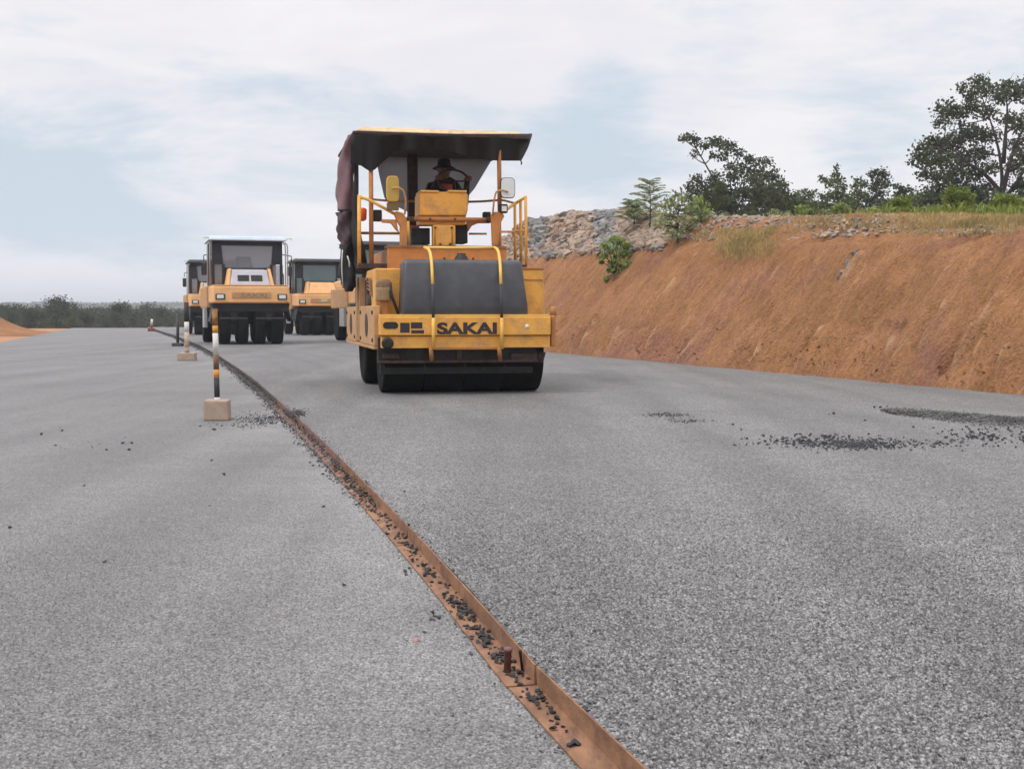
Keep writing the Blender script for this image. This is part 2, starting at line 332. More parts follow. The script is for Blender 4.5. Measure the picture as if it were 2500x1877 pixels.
def US(p): q = Vector((p[0], p[1], 0))-Vector((TB.x, TB.y, 0)); return q.dot(RP), q.dot(RD)
def XY(u, s_): return TB.x+RP.x*u+RD.x*s_, TB.y+RP.y*u+RD.y*s_
TANA = 1.22
def slope_hit(px, py):
    d = ray(px, py); n = (RP*TANA); # plane z-SLAB = TANA*u
    # (CAM + t d - TB).RP*TANA = CAM.z + t d.z - SLAB
    u0 = (CAM-TB).dot(RP)-(0)*1
    u0 = Vector((CAM.x-TB.x, CAM.y-TB.y, 0)).dot(RP); du = Vector((d.x, d.y, 0)).dot(RP)
    t = (CAM.z-SLAB-TANA*u0)/(TANA*du-d.z); return CAM+d*t
CR_PX = [(2500, 573), (2250, 573), (2100, 577), (1950, 586), (1800, 600), (1675, 588), (1548, 594), (1437, 606), (1342, 612), (1295, 620), (1200, 640)]
TOP_PX = [(2500, 562), (2250, 560), (2100, 556), (1950, 556), (1800, 558), (1675, 561), (1548, 561), (1437, 555), (1342, 549), (1295, 556), (1200, 565)]
cs, ch, ct = [], [], []
for (a, b), (a2, b2) in zip(CR_PX, TOP_PX):
    p = slope_hit(a, b); u, s_ = US(p); cs.append(s_); ch.append(p.z-SLAB)
    dd = ray(a2, b2); Y = p.y+1.7/max(.2, Vector((dd.x, dd.y, 0)).dot(RP)); ct.append(at_depth(a2, b2, Y).z-SLAB)
cs = [-30]+cs+[cs[-1]+4, cs[-1]+12]; ch = [ch[0]]+ch+[ch[-1]*0.8, 0.05]; ct = [ct[0]]+ct+[ct[-1]*0.7, 0.05]
cs = np.array(cs); ch = np.array(ch); ct = np.array(ct); S_END = cs[-1]
print('crest', np.round(cs, 1), np.round(ch, 2), np.round(ct, 2), 'TB', TB, 'TA', TA)
def hill(u, s_):
    """height above the slab of bank, berm and plateau"""
    u = np.asarray(u, float); s_ = np.asarray(s_, float)
    hc = np.interp(s_, cs, ch); ht = np.interp(s_, cs, ct); uc = hc/TANA
    z = np.where(u < uc, TANA*u, hc)
    rnd = np.exp(-((u-uc)/0.18)**2)*0.07; z = z-rnd*(hc > 0.3)
    w = np.clip((u-uc)/1.3, 0, 1); w = w*w*(3-2*w); w2 = 1-np.clip((u-uc-2.0)/2.2, 0, 1); w2 = w2*w2*(3-2*w2)
    z = z+np.where(u > uc, (ht-hc)*w*w2*(0.93+0.14*fbm(u*1.1+5, s_*0.9, 9, 3)), 0)
    return np.where(u <= 0, 0, z)
SCARS = []
for (xa, ya, xb, yb_, wd_, dp) in ((2095, 608, 2020, 695, .16, .13), (2005, 785, 1960, 840, .13, .12), (1950, 850, 1915, 905, .12, .10), (2285, 735, 2225, 850, .12, .13), (2362, 785, 2305, 900, .11, .12), (2150, 805, 2085, 915, .14, .09), (2420, 700, 2360, 800, .1, .06), (1560, 800, 1500, 865, .2, .16), (1510, 800, 1470, 860, .2, .14), (1600, 790, 1560, 850, .2, .14), (1700, 800, 1640, 870, .14, .11), (1760, 780, 1700, 880, .12, .10), (1850, 820, 1800, 890, .12, .10), (2450, 850, 2415, 925, .1, .09), (1440, 780, 1400, 850, .2, .12), (1640, 680, 1560, 780, .16, .07), (1900, 640, 1830, 740, .12, .05)):
    pa, pb = slope_hit(xa, ya), slope_hit(xb, yb_); ua_, sa_ = US(pa); ub_, sb2 = US(pb); SCARS.append((sb2, ub_, sa_, ua_, wd_*.8, dp*1.6))
def hill_full(u, s_):
    u = np.asarray(u, float); s_ = np.asarray(s_, float)
    z = hill(u, s_); hc = np.interp(s_, cs, ch)
    on = np.clip(u/0.25, 0, 1)*np.clip(hc*2, 0, 1)
    # fall-line scars, denser towards the toe
    low = np.clip(1.15-u/np.maximum(hc/TANA, 0.2), 0, 1)
    rill = (fbm(s_*3.2+0.6*u, u*0.55+3, 21, 3)-0.5)*0.28*low+(fbm(s_*9+u, u*1.1, 31, 2)-0.5)*0.13*low
    lum = (fbm(s_*0.5, u*0.5, 41, 3)-0.5)*0.16+(fbm(s_*4, u*4, 47, 3)-0.5)*0.09+(fbm(s_*11, u*2.5, 57, 3)-0.5)*0.075+(np.clip(fbm(s_*2.2, u*1.6, 67, 3)-.56, 0, 1))*-.5
    sc = np.zeros_like(z)
    for (sa, ua, sb_, ub, wd_, dp) in SCARS:
        t = np.clip((u-ua)/(ub-ua+1e-6), 0, 1); c = sa+(sb_-sa)*t+(fbm(u*3, u*0+sa, 63, 2)-.5)*.25; ins = np.clip((u-ua)/.1, 0, 1)*np.clip((ub-u)/.1, 0, 1)
        d_ = (s_-c)/wd_; sc = sc-dp*ins*np.exp(-d_**2)+dp*.6*ins*np.exp(-(d_+1.6)**2*1.5)
    return z+on*(rill+lum+sc)
# bank mesh
sv = [-8.0]
while sv[-1] < S_END+1: sv.append(sv[-1]+(0.045 if sv[-1] < 14 else 0.07 if sv[-1] < 28 else 0.12))
uv = list(np.arange(-0.25, 2.9, 0.05))+list(np.arange(2.9, 9, 0.15))
Sg, Ug = np.meshgrid(np.array(sv), np.array(uv), indexing='ij')
Zg = SLAB+hill_full(Ug, Sg)-np.where(Ug < 0.0, 0.06, 0)
edge = (fbm(Sg*2.0, Sg*0, 77, 4)-0.5)*0.18
Xg = TB.x+RP.x*(Ug+edge*(Ug < 0.6))+RD.x*Sg; Yg = TB.y+RP.y*(Ug+edge*(Ug < 0.6))+RD.y*Sg
def gridfaces(a, b):
    i, j = np.meshgrid(np.arange(a-1), np.arange(b-1), indexing='ij'); k = (i*b+j).ravel()
    return np.stack([k, k+1, k+b+1, k+b], 1)
def clay():
    m = bpy.data.materials.new('red_clay'); m.use_nodes = True; t = m.node_tree; n = t.nodes; l = t.links
    b = n['Principled BSDF']; b.inputs['Roughness'].default_value = 0.95; b.inputs['Specular IOR Level'].default_value = 0.1
    c = n.new('ShaderNodeTexCoord')
    def noise(sc, det, st=(1, 1, 1), dist=0):
        mp = n.new('ShaderNodeMapping'); mp.inputs['Rotation'].default_value = (0, 0, -THETA); 
        m2 = n.new('ShaderNodeMapping'); m2.inputs['Scale'].default_value = st
        l.new(c.outputs['Object'], mp.inputs[0]); l.new(mp.outputs[0], m2.inputs[0])
        z = n.new('ShaderNodeTexNoise'); z.inputs['Scale'].default_value = sc; z.inputs['Detail'].default_value = det; z.inputs['Roughness'].default_value = 0.6; l.new(m2.outputs[0], z.inputs['Vector']); return z.outputs['Fac']
    r1 = n.new('ShaderNodeValToRGB'); e = r1.color_ramp.elements; e[0].position = 0.28; e[0].color = (0.26, 0.124, 0.058, 1); e[1].position = 0.72; e[1].color = (0.43, 0.222, 0.102, 1)
    l.new(noise(0.7, 6), r1.inputs[0])
    r2 = n.new('ShaderNodeMapRange'); r2.inputs['From Min'].default_value = 0.52; r2.inputs['From Max'].default_value = 0.68; r2.inputs['To Max'].default_value = 0.55; l.new(noise(1.3, 5, (1, 1, 0.5)), r2.inputs['Value'])
    mx = n.new('ShaderNodeMix'); mx.data_type = 'RGBA'; l.new(r2.outputs[0], mx.inputs[0]); l.new(r1.outputs[0], mx.inputs[6]); mx.inputs[7].default_value = (0.30, 0.145, 0.115, 1)
    r3 = n.new('ShaderNodeMapRange'); r3.inputs['From Min'].default_value = 0.62; r3.inputs['From Max'].default_value = 0.72; r3.inputs['To Max'].default_value = 0.6; l.new(noise(7, 4, (0.12, 1, 0.12)), r3.inputs['Value'])
    m3 = n.new('ShaderNodeMix'); m3.data_type = 'RGBA'; l.new(r3.outputs[0], m3.inputs[0]); l.new(mx.outputs[2], m3.inputs[6]); m3.inputs[7].default_value = (0.50, 0.31, 0.18, 1)
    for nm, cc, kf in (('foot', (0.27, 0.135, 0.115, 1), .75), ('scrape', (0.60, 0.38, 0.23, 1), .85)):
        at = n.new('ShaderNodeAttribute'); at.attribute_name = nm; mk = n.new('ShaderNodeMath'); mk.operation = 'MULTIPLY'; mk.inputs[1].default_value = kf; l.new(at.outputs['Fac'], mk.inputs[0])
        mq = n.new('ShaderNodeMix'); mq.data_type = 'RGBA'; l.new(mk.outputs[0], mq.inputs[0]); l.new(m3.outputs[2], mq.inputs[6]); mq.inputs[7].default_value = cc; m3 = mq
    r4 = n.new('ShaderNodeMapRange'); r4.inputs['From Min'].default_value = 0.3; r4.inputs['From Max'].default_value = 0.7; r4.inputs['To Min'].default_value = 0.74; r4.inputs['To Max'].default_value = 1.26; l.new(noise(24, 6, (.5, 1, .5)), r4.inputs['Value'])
    r5 = n.new('ShaderNodeMapRange'); r5.inputs['From Min'].default_value = 0.3; r5.inputs['From Max'].default_value = 0.7; r5.inputs['To Min'].default_value = 0.85; r5.inputs['To Max'].default_value = 1.15; l.new(noise(4.5, 5, (.35, 1, .35)), r5.inputs['Value'])
    m5 = n.new('ShaderNodeMath'); m5.operation = 'MULTIPLY'; l.new(r4.outputs[0], m5.inputs[0]); l.new(r5.outputs[0], m5.inputs[1])
    v5 = n.new('ShaderNodeVectorMath'); v5.operation = 'SCALE'; l.new(m3.outputs[2], v5.inputs[0]); l.new(m5.outputs[0], v5.inputs['Scale'])
    l.new(v5.outputs[0], b.inputs['Base Color'])
    a = n.new('ShaderNodeMath'); a.operation = 'ADD'; l.new(noise(26, 7), a.inputs[0]); l.new(noise(11, 4, (0.18, 1.6, 0.18)), a.inputs[1])
    bp = n.new('ShaderNodeBump'); bp.inputs['Strength'].default_value = 1; bp.inputs['Distance'].default_value = 0.085; l.new(a.outputs[0], bp.inputs['Height']); l.new(bp.outputs[0], b.inputs['Normal'])
    return m
CLAY = clay()
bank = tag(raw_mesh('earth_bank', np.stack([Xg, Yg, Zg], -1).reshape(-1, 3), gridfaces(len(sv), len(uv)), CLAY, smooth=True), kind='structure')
lip = np.zeros_like(Ug)
for (sa, ua, sb_, ub, wd_, dp) in SCARS:
    t = np.clip((Ug-ua)/(ub-ua+1e-6), 0, 1); c = sa+(sb_-sa)*t+(fbm(Ug*3, Ug*0+sa, 63, 2)-.5)*.25; ins = np.clip((Ug-ua)/.1, 0, 1)*np.clip((ub-Ug)/.1, 0, 1)
    lip = np.maximum(lip, ins*np.exp(-((Sg-c)/wd_+1.6)**2*2.2)*np.clip(fbm(Ug*5, Sg*3, 71, 3)*2.4-.6, 0, 1))
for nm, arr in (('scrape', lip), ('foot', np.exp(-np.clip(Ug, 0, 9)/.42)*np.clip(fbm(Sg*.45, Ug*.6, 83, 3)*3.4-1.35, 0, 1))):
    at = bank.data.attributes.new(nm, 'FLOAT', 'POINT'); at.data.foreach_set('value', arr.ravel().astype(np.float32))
# plateau behind the bank
PLS = np.linspace(-40, S_END+1, 60); PLU = np.array(list(np.linspace(8.7, 30, 14))+list(np.linspace(34, 400, 30)))
Sg, Ug = np.meshgrid(PLS, PLU, indexing='ij')
Zg = SLAB+np.interp(Sg, cs, ch)+fbm(Sg*0.2, Ug*0.2, 3)*0.3-0.15-0.02; Zg[-1, :] = -4
Xg = TB.x+RP.x*Ug+RD.x*Sg; Yg = TB.y+RP.y*Ug+RD.y*Sg
tag(raw_mesh('plateau', np.stack([Xg, Yg, Zg], -1).reshape(-1, 3), gridfaces(len(PLS), len(PLU)), SOIL, smooth=True), kind='structure')
# ground sheet to the horizon
def ground_z(x, y):
    x = np.asarray(x, float); y = np.asarray(y, float)
    z = -0.06-np.clip((y-79)*0.07, 0, 4.2)
    z = z+np.clip((y-500)/900, 0, 1)**1.5*10*(0.6+0.8*fbm(x/500+9, y/700, 5, 3))
    return z
gx = np.concatenate([np.linspace(-4000, -150, 26), np.linspace(-140, 140, 71), np.linspace(150, 4000, 26)])
gy = np.concatenate([np.linspace(-300, -5, 10), np.linspace(0, 200, 101), np.linspace(220, 5200, 60)])
Gx, Gy = np.meshgrid(gx, gy, indexing='ij')
tag(raw_mesh('ground', np.stack([Gx, Gy, ground_z(Gx, Gy)], -1).reshape(-1, 3), gridfaces(len(gx), len(gy)), SOIL, smooth=True), kind='structure')
# pavement: old layer on the left (z 0), fresh layer on the right (z SLAB)
END = 76.0
ys = np.unique(np.concatenate([np.linspace(-6, 1.35, 30), np.linspace(1.35, 7.0, 60), np.linspace(7.0, END, 120)]))
LFT = on_ground(0, 836, 0.0); LF2 = on_ground(150, 806, 0.0)
def left_x(y): return LFT.x+(LF2.x-LFT.x)/(LF2.y-LFT.y)*(y-LFT.y)
def right_x(y): return TB.x+RD.x/RD.y*(y-TB.y)
DD = [0, .06, .12, .2, .3, .45, .65, .9, 1.2, 1.6, 2.2, 3]
def strip(name, fa, fb, z, nx, m, thick=0):
    rows = []
    for y in ys:
        a, b = fa(y), fb(y)
        if thick: rows.append([(a+(b-a)*i/nx, y, z) for i in range(nx+1)])
        else: rows.append([(a+(b-3-a)*i/4, y, z) for i in range(4)]+[(b-q, y, z) for q in DD[::-1]])
    nx = len(rows[0])-1
    V = np.array(rows).reshape(-1, 3); F = gridfaces(len(ys), nx+1)[:, ::-1]
    if thick:   # left flank of the layer, and its far end
        n0 = len(V); L_ = V.reshape(len(ys), nx+1, 3)[:, 0].copy(); L_[:, 2] -= thick; V = np.vstack([V, L_])
        FL = np.array([[i*(nx+1), (i+1)*(nx+1), n0+i+1, n0+i] for i in range(len(ys)-1)])
    keep = ~((V[F].mean(1)[:, 1] > YD0) & (V[F].mean(1)[:, 1] < YD1)); F = F[keep]
    if thick: F = np.vstack([F, FL])
    DV, DF = dense(name, 1 if thick else -1, z, m, *( (.0105, 115) if thick else (.0066, 130))); F = np.vstack([F, DF+len(V)]); V = np.vstack([V, DV])
    o = raw_mesh(name, V, F, m); at = o.data.attributes.new('dust', 'FLOAT', 'POINT'); dv = np.zeros(len(V))
    if not thick:
        dv = np.exp(-np.maximum(0, np.interp(V[:, 1], _ys, _xs)-V[:, 0])/.38)
    at.data.foreach_set('value', dv.astype(np.float32)); a2 = o.data.attributes.new('track', 'FLOAT', 'POINT'); off = V[:, 0]-np.interp(V[:, 1], _ys, _xs); tv = np.zeros(len(V))
    if thick:
        for c0, wd_, am in ((.75, .10, .10), (1.35, .14, .13), (1.95, .12, .10), (2.6, .16, .12), (3.3, .12, .08), (4.6, .2, .09), (5.3, .16, .08), (6.4, .2, .09), (7.3, .15, .07)):
            cc = c0+.35*(fbm(V[:, 1]*.12, V[:, 1]*0+c0, 91, 2)-.5)*2; tv += am*np.exp(-((off-cc)/wd_)**2)*np.clip((V[:, 1]-5)/6, 0, 1)*np.clip(.3+1.4*fbm(V[:, 1]*.25, V[:, 1]*0+c0*3, 95, 2), 0, 1.2)
    a2.data.foreach_set('value', tv.astype(np.float32)); return tag(o, kind='structure')
def grain(x, y, sc, k):
    gx_ = x*sc+.35*vnoise(x*sc*.7, y*sc*.7, k+5); gy_ = y*sc+.35*vnoise(x*sc*.7+9, y*sc*.7, k+6); ix = np.floor(gx_); iy = np.floor(gy_); best = np.full(x.shape, 9.0); hb = np.zeros(x.shape)
    for a in (-1, 0, 1):
        for b in (-1, 0, 1):
            cx = (ix+a).astype(np.int64); cy = (iy+b).astype(np.int64); jx = cx+_h(cx, cy, k); jy = cy+_h(cx, cy, k+1)
            d = (gx_-jx)**2+(gy_-jy)**2; hv = _h(cx, cy, k+2); m_ = d < best; best = np.where(m_, d, best); hb = np.where(m_, hv, hb)
    return np.clip(1-best*1.4, 0, 1)*.65+hb*.55
YD0, YD1 = 1.35, 7.0
def dense(name, side, z, m, amp, sc):
    yy = [YD0]
    while yy[-1] < YD1: yy.append(min(YD1, yy[-1]+max(.0022, yy[-1]**2/1045/1.25)))
    yy = np.array(yy); ix_ = np.array([iron_x(y) for y in yy])+(0.006 if side > 0 else 0.12)
    t = np.concatenate([np.linspace(0, 1, 560)*.8, .8+.2*np.linspace(0, 1, 61)[1:]**1.5]); 
    xin = (np.where(.44*yy > ix_+.1, .44*yy, ix_+.1) if side > 0 else -.44*yy-.05); xout = (.62*yy+1.2)*side
    X = np.where(t[None, :] <= .8, ix_[:, None]+(xin-ix_)[:, None]*(t/.8)[None, :], xin[:, None]+(xout-xin)[:, None]*((t-.8)/.2)[None, :]); Y = np.repeat(yy[:, None], len(t), 1)
    f = np.clip((Y-YD0)/.15, 0, 1)*np.clip((YD1-Y)/2.5, 0, 1)*np.clip((1-t)/.05, 0, 1)[None, :]*(np.clip((X-ix_[:, None])/.02, 0, 1) if side > 0 else np.clip((ix_[:, None]-X-.1)/.02, 0, 1))
    Z = z+f*amp*(grain(X, Y, sc, 3)-.62)+f*amp*.5*(grain(X, Y, sc*.45, 13)-.6)+f*.0015*(fbm(X*6, Y*6, 17, 3)-.5)
    V = np.stack([X, Y, Z], -1).reshape(-1, 3); F = gridfaces(len(yy), len(t)); F = F if side < 0 else F[:, ::-1]
    # coarse filler from the dense edge to the edge of the pavement
    n0 = len(V); ro = np.array([right_x(y)+.12 if side > 0 else left_x(y) for y in yy[::20]]); F2 = []
    W_ = np.stack([ro, yy[::20], np.full(len(ro), z)], -1); V = np.vstack([V, W_]); 
    for q in range(len(ro)-1): F2.append([n0+q, n0+q+1, (q+1)*20*len(t)+len(t)-1, q*20*len(t)+len(t)-1])
    q = len(ro)-1; W3 = np.array([[right_x(YD1)+.12 if side > 0 else left_x(YD1), YD1, z]]); V = np.vstack([V, W3]); F2.append([n0+q, len(V)-1, len(yy)*len(t)-1, q*20*len(t)+len(t)-1])
    F = np.vstack([F, np.array(F2)]); return V, F
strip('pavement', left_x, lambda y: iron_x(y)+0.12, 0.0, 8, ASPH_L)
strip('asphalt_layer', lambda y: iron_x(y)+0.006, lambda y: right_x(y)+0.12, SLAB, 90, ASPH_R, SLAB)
# mound of red soil on the far left
mc = on_ground(-105, 812, 0); mv = []
for i in range(60):
    for j in range(60):
        a = (i/59*2-1)*5.5; b = (j/59*2-1)*6
        q = math.exp(-(a/2.3)**2*1.2-(b/3.0)**2*1.2)
        mv.append((mc.x+a, mc.y+b, -0.05+1.55*q*(0.85+0.3*float(fbm(a*1.2+9, b*1.2+4, 61, 4)))))
tag(raw_mesh('soil_mound', mv, gridfaces(60, 60)[:, ::-1], CLAY, smooth=True), kind='structure')
# ------------------------------------------------------------------ steel angle along the layer edge
WEB = 0.052; FLG = 0.075; TH = 0.005
joints_y = [0.3, on_ground(1272, 1628, SLAB).y, on_ground(995, 1303, SLAB).y, 7.0, 9.2, 12, 15, 18, 22, 27, 33, 40, 48, 57, 66.5]
def offs(y, off, z):
    dx = (iron_x(y+0.05)-iron_x(y-0.05))/0.1; t = Vector((dx, 1, 0)).normalized(); nrm = Vector((-t.y, t.x, 0))
    return Vector((iron_x(y), y, 0))+nrm*off+Vector((0, 0, z))
for k in range(len(joints_y)-1):
    a, b = joints_y[k]+0.006, joints_y[k+1]-0.006; mb = MB(); n = 8; jit = random.uniform(-0.004, 0.004); jz = random.uniform(-0.002, 0.003)
    rows = []
    for i in range(n+1):
        y = a+(b-a)*i/n; wv = 0.002*math.sin(y*5+k)
        rows.append([offs(y, o+jit+(wv if zz > 0.03 else 0), zz) for o, zz in ((0.0, 0.003), (0.0, WEB+0.004+jz), (TH, WEB+0.004+jz), (TH, 0.003+TH), (FLG, 0.003+TH), (FLG, 0.003))])
    m_ = 6; vs_ = [p for r_ in rows for p in r_]
    fs = [(i*m_+j, i*m_+(j+1) % m_, (i+1)*m_+(j+1) % m_, (i+1)*m_+j) for i in range(n) for j in range(m_)]
    fs += [tuple(range(m_)), tuple(n*m_+j for j in range(m_-1, -1, -1))]
    mb.add(vs_, fs); o = mb.build('steel_angle', RUST if k < 3 else RUSTM if k < 5 else RUSTD)
    lab = ['rusty steel angle length nearest the camera, running out of the bottom of the frame', 'rusty steel angle length from the joint at the two near pins to the next',
           'rusty steel angle length beginning at the farther dark pin', 'rusty steel angle length just before the gravel spill, nearer the camera', 'rusty steel angle length through the dark crumbs beside the striped post',
           'steel angle length just beyond the striped post with the concrete block', 'second steel angle length beyond the striped post, half buried in crumbs', 'steel angle length between the striped post and the pale post, nearer half',
           'steel angle length between the striped post and the pale post, farther half']
    tag(o, lab[k] if k < len(lab) else 'distant dark steel angle length beyond the pale marker post', 'steel angle', 'rusty steel angles laid end to end along the fresh asphalt edge')
# pins
for i, (px, py, hgt, rr) in enumerate([(1238, 1640, 0.062, 0.009), (1276, 1640, 0.058, 0.0034), (995, 1312, 0.058, 0.004)]):
    p = on_ground(px, py, 0.008)
    mb = MB(); mb.lathe([(0, rr), (hgt-0.008, rr), (hgt-0.008, rr*1.25), (hgt, rr*1.25)], (0, 0, 0), 'z', 14)
    o = mb.build('steel_pin', DKBR if i else mat('rusty_pin', (0.17, 0.085, 0.085), 0.8, 0.3, 60)); o.location = p; o.rotation_euler = (0.03, (0.04, -0.12, 0.1)[i], 0)
    tag(o, ['thick rusty steel pin standing upright on the steel angle among black stones', 'thin leaning wire pin at the nearest joint of the steel angle', 'dark thin pin at the farther joint of the steel angle'][i], 'pin')
# ------------------------------------------------------------------ rocks
def rock_mesh(name, seed, m, n=11, flat=0.75):
    r_ = random.Random(seed); bm = bmesh.new()
    for i in range(n):
        v = Vector((r_.gauss(0, 1), r_.gauss(0, 1), r_.gauss(0, 1))).normalized()*r_.uniform(0.38, 0.55); v.z *= flat; bm.verts.new(v)
    bmesh.ops.convex_hull(bm, input=bm.verts)
    for v in [v for v in bm.verts if not v.link_faces]: bm.verts.remove(v)
    bmesh.ops.bevel(bm, geom=bm.edges[:], offset=0.03, segments=1, affect='EDGES')
    bmesh.ops.triangulate(bm, faces=bm.faces)
    zm = min(v.co.z for v in bm.verts)
    for v in bm.verts: v.co.z -= zm
    me = bpy.data.meshes.new(name); bm.to_mesh(me); bm.free(); me.materials.append(m); return me
STN = [rock_mesh('asphalt_crumb', 100+i, STONE, 10) for i in range(8)]
RBB = [rock_mesh('rubble_rock', 200+i, RUBR, 12, 0.8) for i in range(7)]
RBG = [rock_mesh('rubble_rock', 300+i, RUBG, 12, 0.8) for i in range(5)]
def inst(me, name, p, s_, label, cat, group):
    o = bpy.data.objects.new(name, me); COL.objects.link(o); o.location = p; o.scale = (s_*random.uniform(0.8, 1.25), s_*random.uniform(0.8, 1.25), s_*random.uniform(0.75, 1.1))
    o.rotation_euler = (random.uniform(-.3, .3), random.uniform(-.3, .3), random.uniform(0, 6.28)); tag(o, label, cat, group); return o
def merged(name, metas, items, m, label, cat=None):
    tri = []
    for me in metas:
        V = np.array([v.co[:] for v in me.vertices]); F = np.array([p.vertices[:] for p in me.polygons]); tri.append((V, F))
    Vs, Fs, o = [], [], 0
    for (p, s_) in items:
        V, F = tri[random.randrange(len(tri))]; a = random.uniform(0, 6.28); c_, q = math.cos(a), math.sin(a)
        Rm = np.array([[c_, -q, 0], [q, c_, 0], [0, 0, 1]])*np.array([s_*random.uniform(.8, 1.25), s_*random.uniform(.8, 1.25), s_*random.uniform(.7, 1.1)])
        Vs.append(V@Rm.T+np.array(p)); Fs.append(F+o); o += len(V)
    ob = raw_mesh(name, np.vstack(Vs), np.vstack(Fs), m); tag(ob, label, cat, kind='stuff'); return ob
big, small = [], []
# crumbs lying in the angle: clusters measured along its length (photo rows)
def flange(py):
    y = on_ground(1250, py, 0.0).y; return y
clus = [(1820, 1), (1790, 2), (1758, 3), (1738, 2), (1715, 5), (1700, 5), (1660, 4), (1650, 5), (1618, 6), (1600, 10), (1575, 9), (1560, 12), (1540, 10), (1505, 12), (1490, 14), (1470, 14), (1440, 6), (1405, 7), (1395, 8), (1375, 4), (1350, 10), (1330, 8), (1310, 7), (1285, 9), (1262, 8), (1240, 10), (1225, 8), (1205, 9), (1190, 8), (1170, 10), (1150, 10)]
for py, n in clus:
    for q in range(int(n*2.1)):
        y = flange(py+random.gauss(0, 8)); off = min(0.074, max(0.012, random.gauss(0.036, 0.016))); s_ = random.choice([0.008, 0.010, 0.012, 0.014, 0.018, 0.022])
        p = offs(y, off, 0.008); (big if s_ > 0.011 else small).append((p, s_, 0))
for q in range(5200):   # farther stretches
    y = 5.6*math.exp(random.random()**.8*2.5)
    n_ = offs(y, random.gauss(0.05, 0.026+0.0012*y), 0.004)
    if n_.y < 6 and abs(n_.x-iron_x(n_.y)) > 0.1: continue
    small.append((n_+Vector((0, 0, .03*random.random() if n_.x > iron_x(n_.y)-.05 else 0)), random.uniform(0.008, 0.02)*(1 if y < 14 else 1.3 if y < 30 else 2.2), 0))
for q in range(700):   # crumbs on the lip of the fresh layer
    y = 1.5*math.exp(random.random()*2.6); small.append((offs(y, -abs(random.gauss(0.0, 0.018))-0.004, SLAB-0.002), random.uniform(0.005, 0.012)*(1 if random.random() < .9 else 1.5), 1))
for q in range(300):   # left of the angle
    y = 1.6*math.exp(random.random()*2.2); small.append((offs(y, FLG+abs(random.gauss(0.004, 0.02)), 0.0), random.uniform(0.004, 0.010), 1))
LOOSE_L = [(988, 1397), (1000, 1390), (992, 1404), (1054, 1515), (1057, 1498), (1072, 1510), (1062, 1506), (1150, 1600), (1107, 1750), (790, 1238), (757, 1130), (765, 1138), (787, 1158), (517, 1125), (548, 1160), (512, 1235), (260, 1099), (151, 1053), (102, 1062), (135, 1088), (322, 1083), (300, 1083), (315, 1099), (488, 1041), (542, 1041), (523, 1050), (205, 1186), (255, 1373), (24, 1290), (840, 1430), (660, 1020), (1035, 1545)]
for px, py in LOOSE_L:
    big.append((on_ground(px, py, 0.0), (14 if py > 1300 else 10)*(py-765)**-1*random.uniform(.8, 1.2)*0.9, 2))
LOOSE_R = [(988, 1202), (1810, 1050), (1790, 1038), (2035, 1012), (2023, 1012), (2150, 996), (2135, 996), (2112, 1027), (2230, 1045), (2278, 1045), (2300, 1054), (2325, 1063), (2335, 1062), (2400, 1090), (2437, 1090), (2480, 1093), (2345, 1090), (2312, 1086), (2360, 1043), (2370, 1056), (2405, 1047), (2470, 1065), (1075, 1375), (885, 1250)]
for px, py in LOOSE_R:
    big.append((on_ground(px, py, SLAB), 7.5/(py-765)*random.uniform(.8, 1.3), 3))
def patch(cx, cy, rx, ry, n, z, smin, smax, lst_small, nbig=0, code=4, dens=1.0):
    for q in range(n):
        px = random.gauss(cx, rx*0.5); py = random.gauss(cy, ry*0.5)
        p = on_ground(px, py, z); s_ = random.uniform(smin, smax)
        if q < nbig: big.append((p, smax*random.uniform(1.0, 1.35), code))
        else: lst_small.append((p, s_, 1))
patch(2060, 1083, 230, 14, 520, SLAB, 0.010, 0.024, small, 34, 4)
patch(2100, 1088, 110, 10, 360, SLAB, 0.009, 0.020, small, 8, 4)
patch(1990, 1068, 130, 10, 60, SLAB, 0.012, 0.024, small, 22, 4)
patch(2400, 1068, 110, 22, 150, SLAB, 0.010, 0.026, small, 24, 4)
patch(1625, 1013, 60, 6, 160, SLAB, 0.010, 0.018, small)
patch(1680, 1028, 60, 5, 70, SLAB, 0.010, 0.018, small)
patch(650, 1025, 90, 16, 500, 0, 0.008, 0.018, small, 8, 5)
patch(720, 1010, 26, 10, 420, SLAB, 0.008, 0.016, small)
patch(600, 1040, 150, 8, 60, 0, 0.008, 0.014, small, 5, 5)
patch(210, 1080, 160, 30, 24, 0, 0.006, 0.010, small)
for i in range(160):   # strays everywhere on the fresh layer
    p = on_ground(random.uniform(1000, 2500), 860+random.random()**0.8*900, SLAB)
    if p.x > iron_x(p.y)+0.05 and p.x < right_x(p.y): small.append((p, random.uniform(0.004, 0.010), 1))
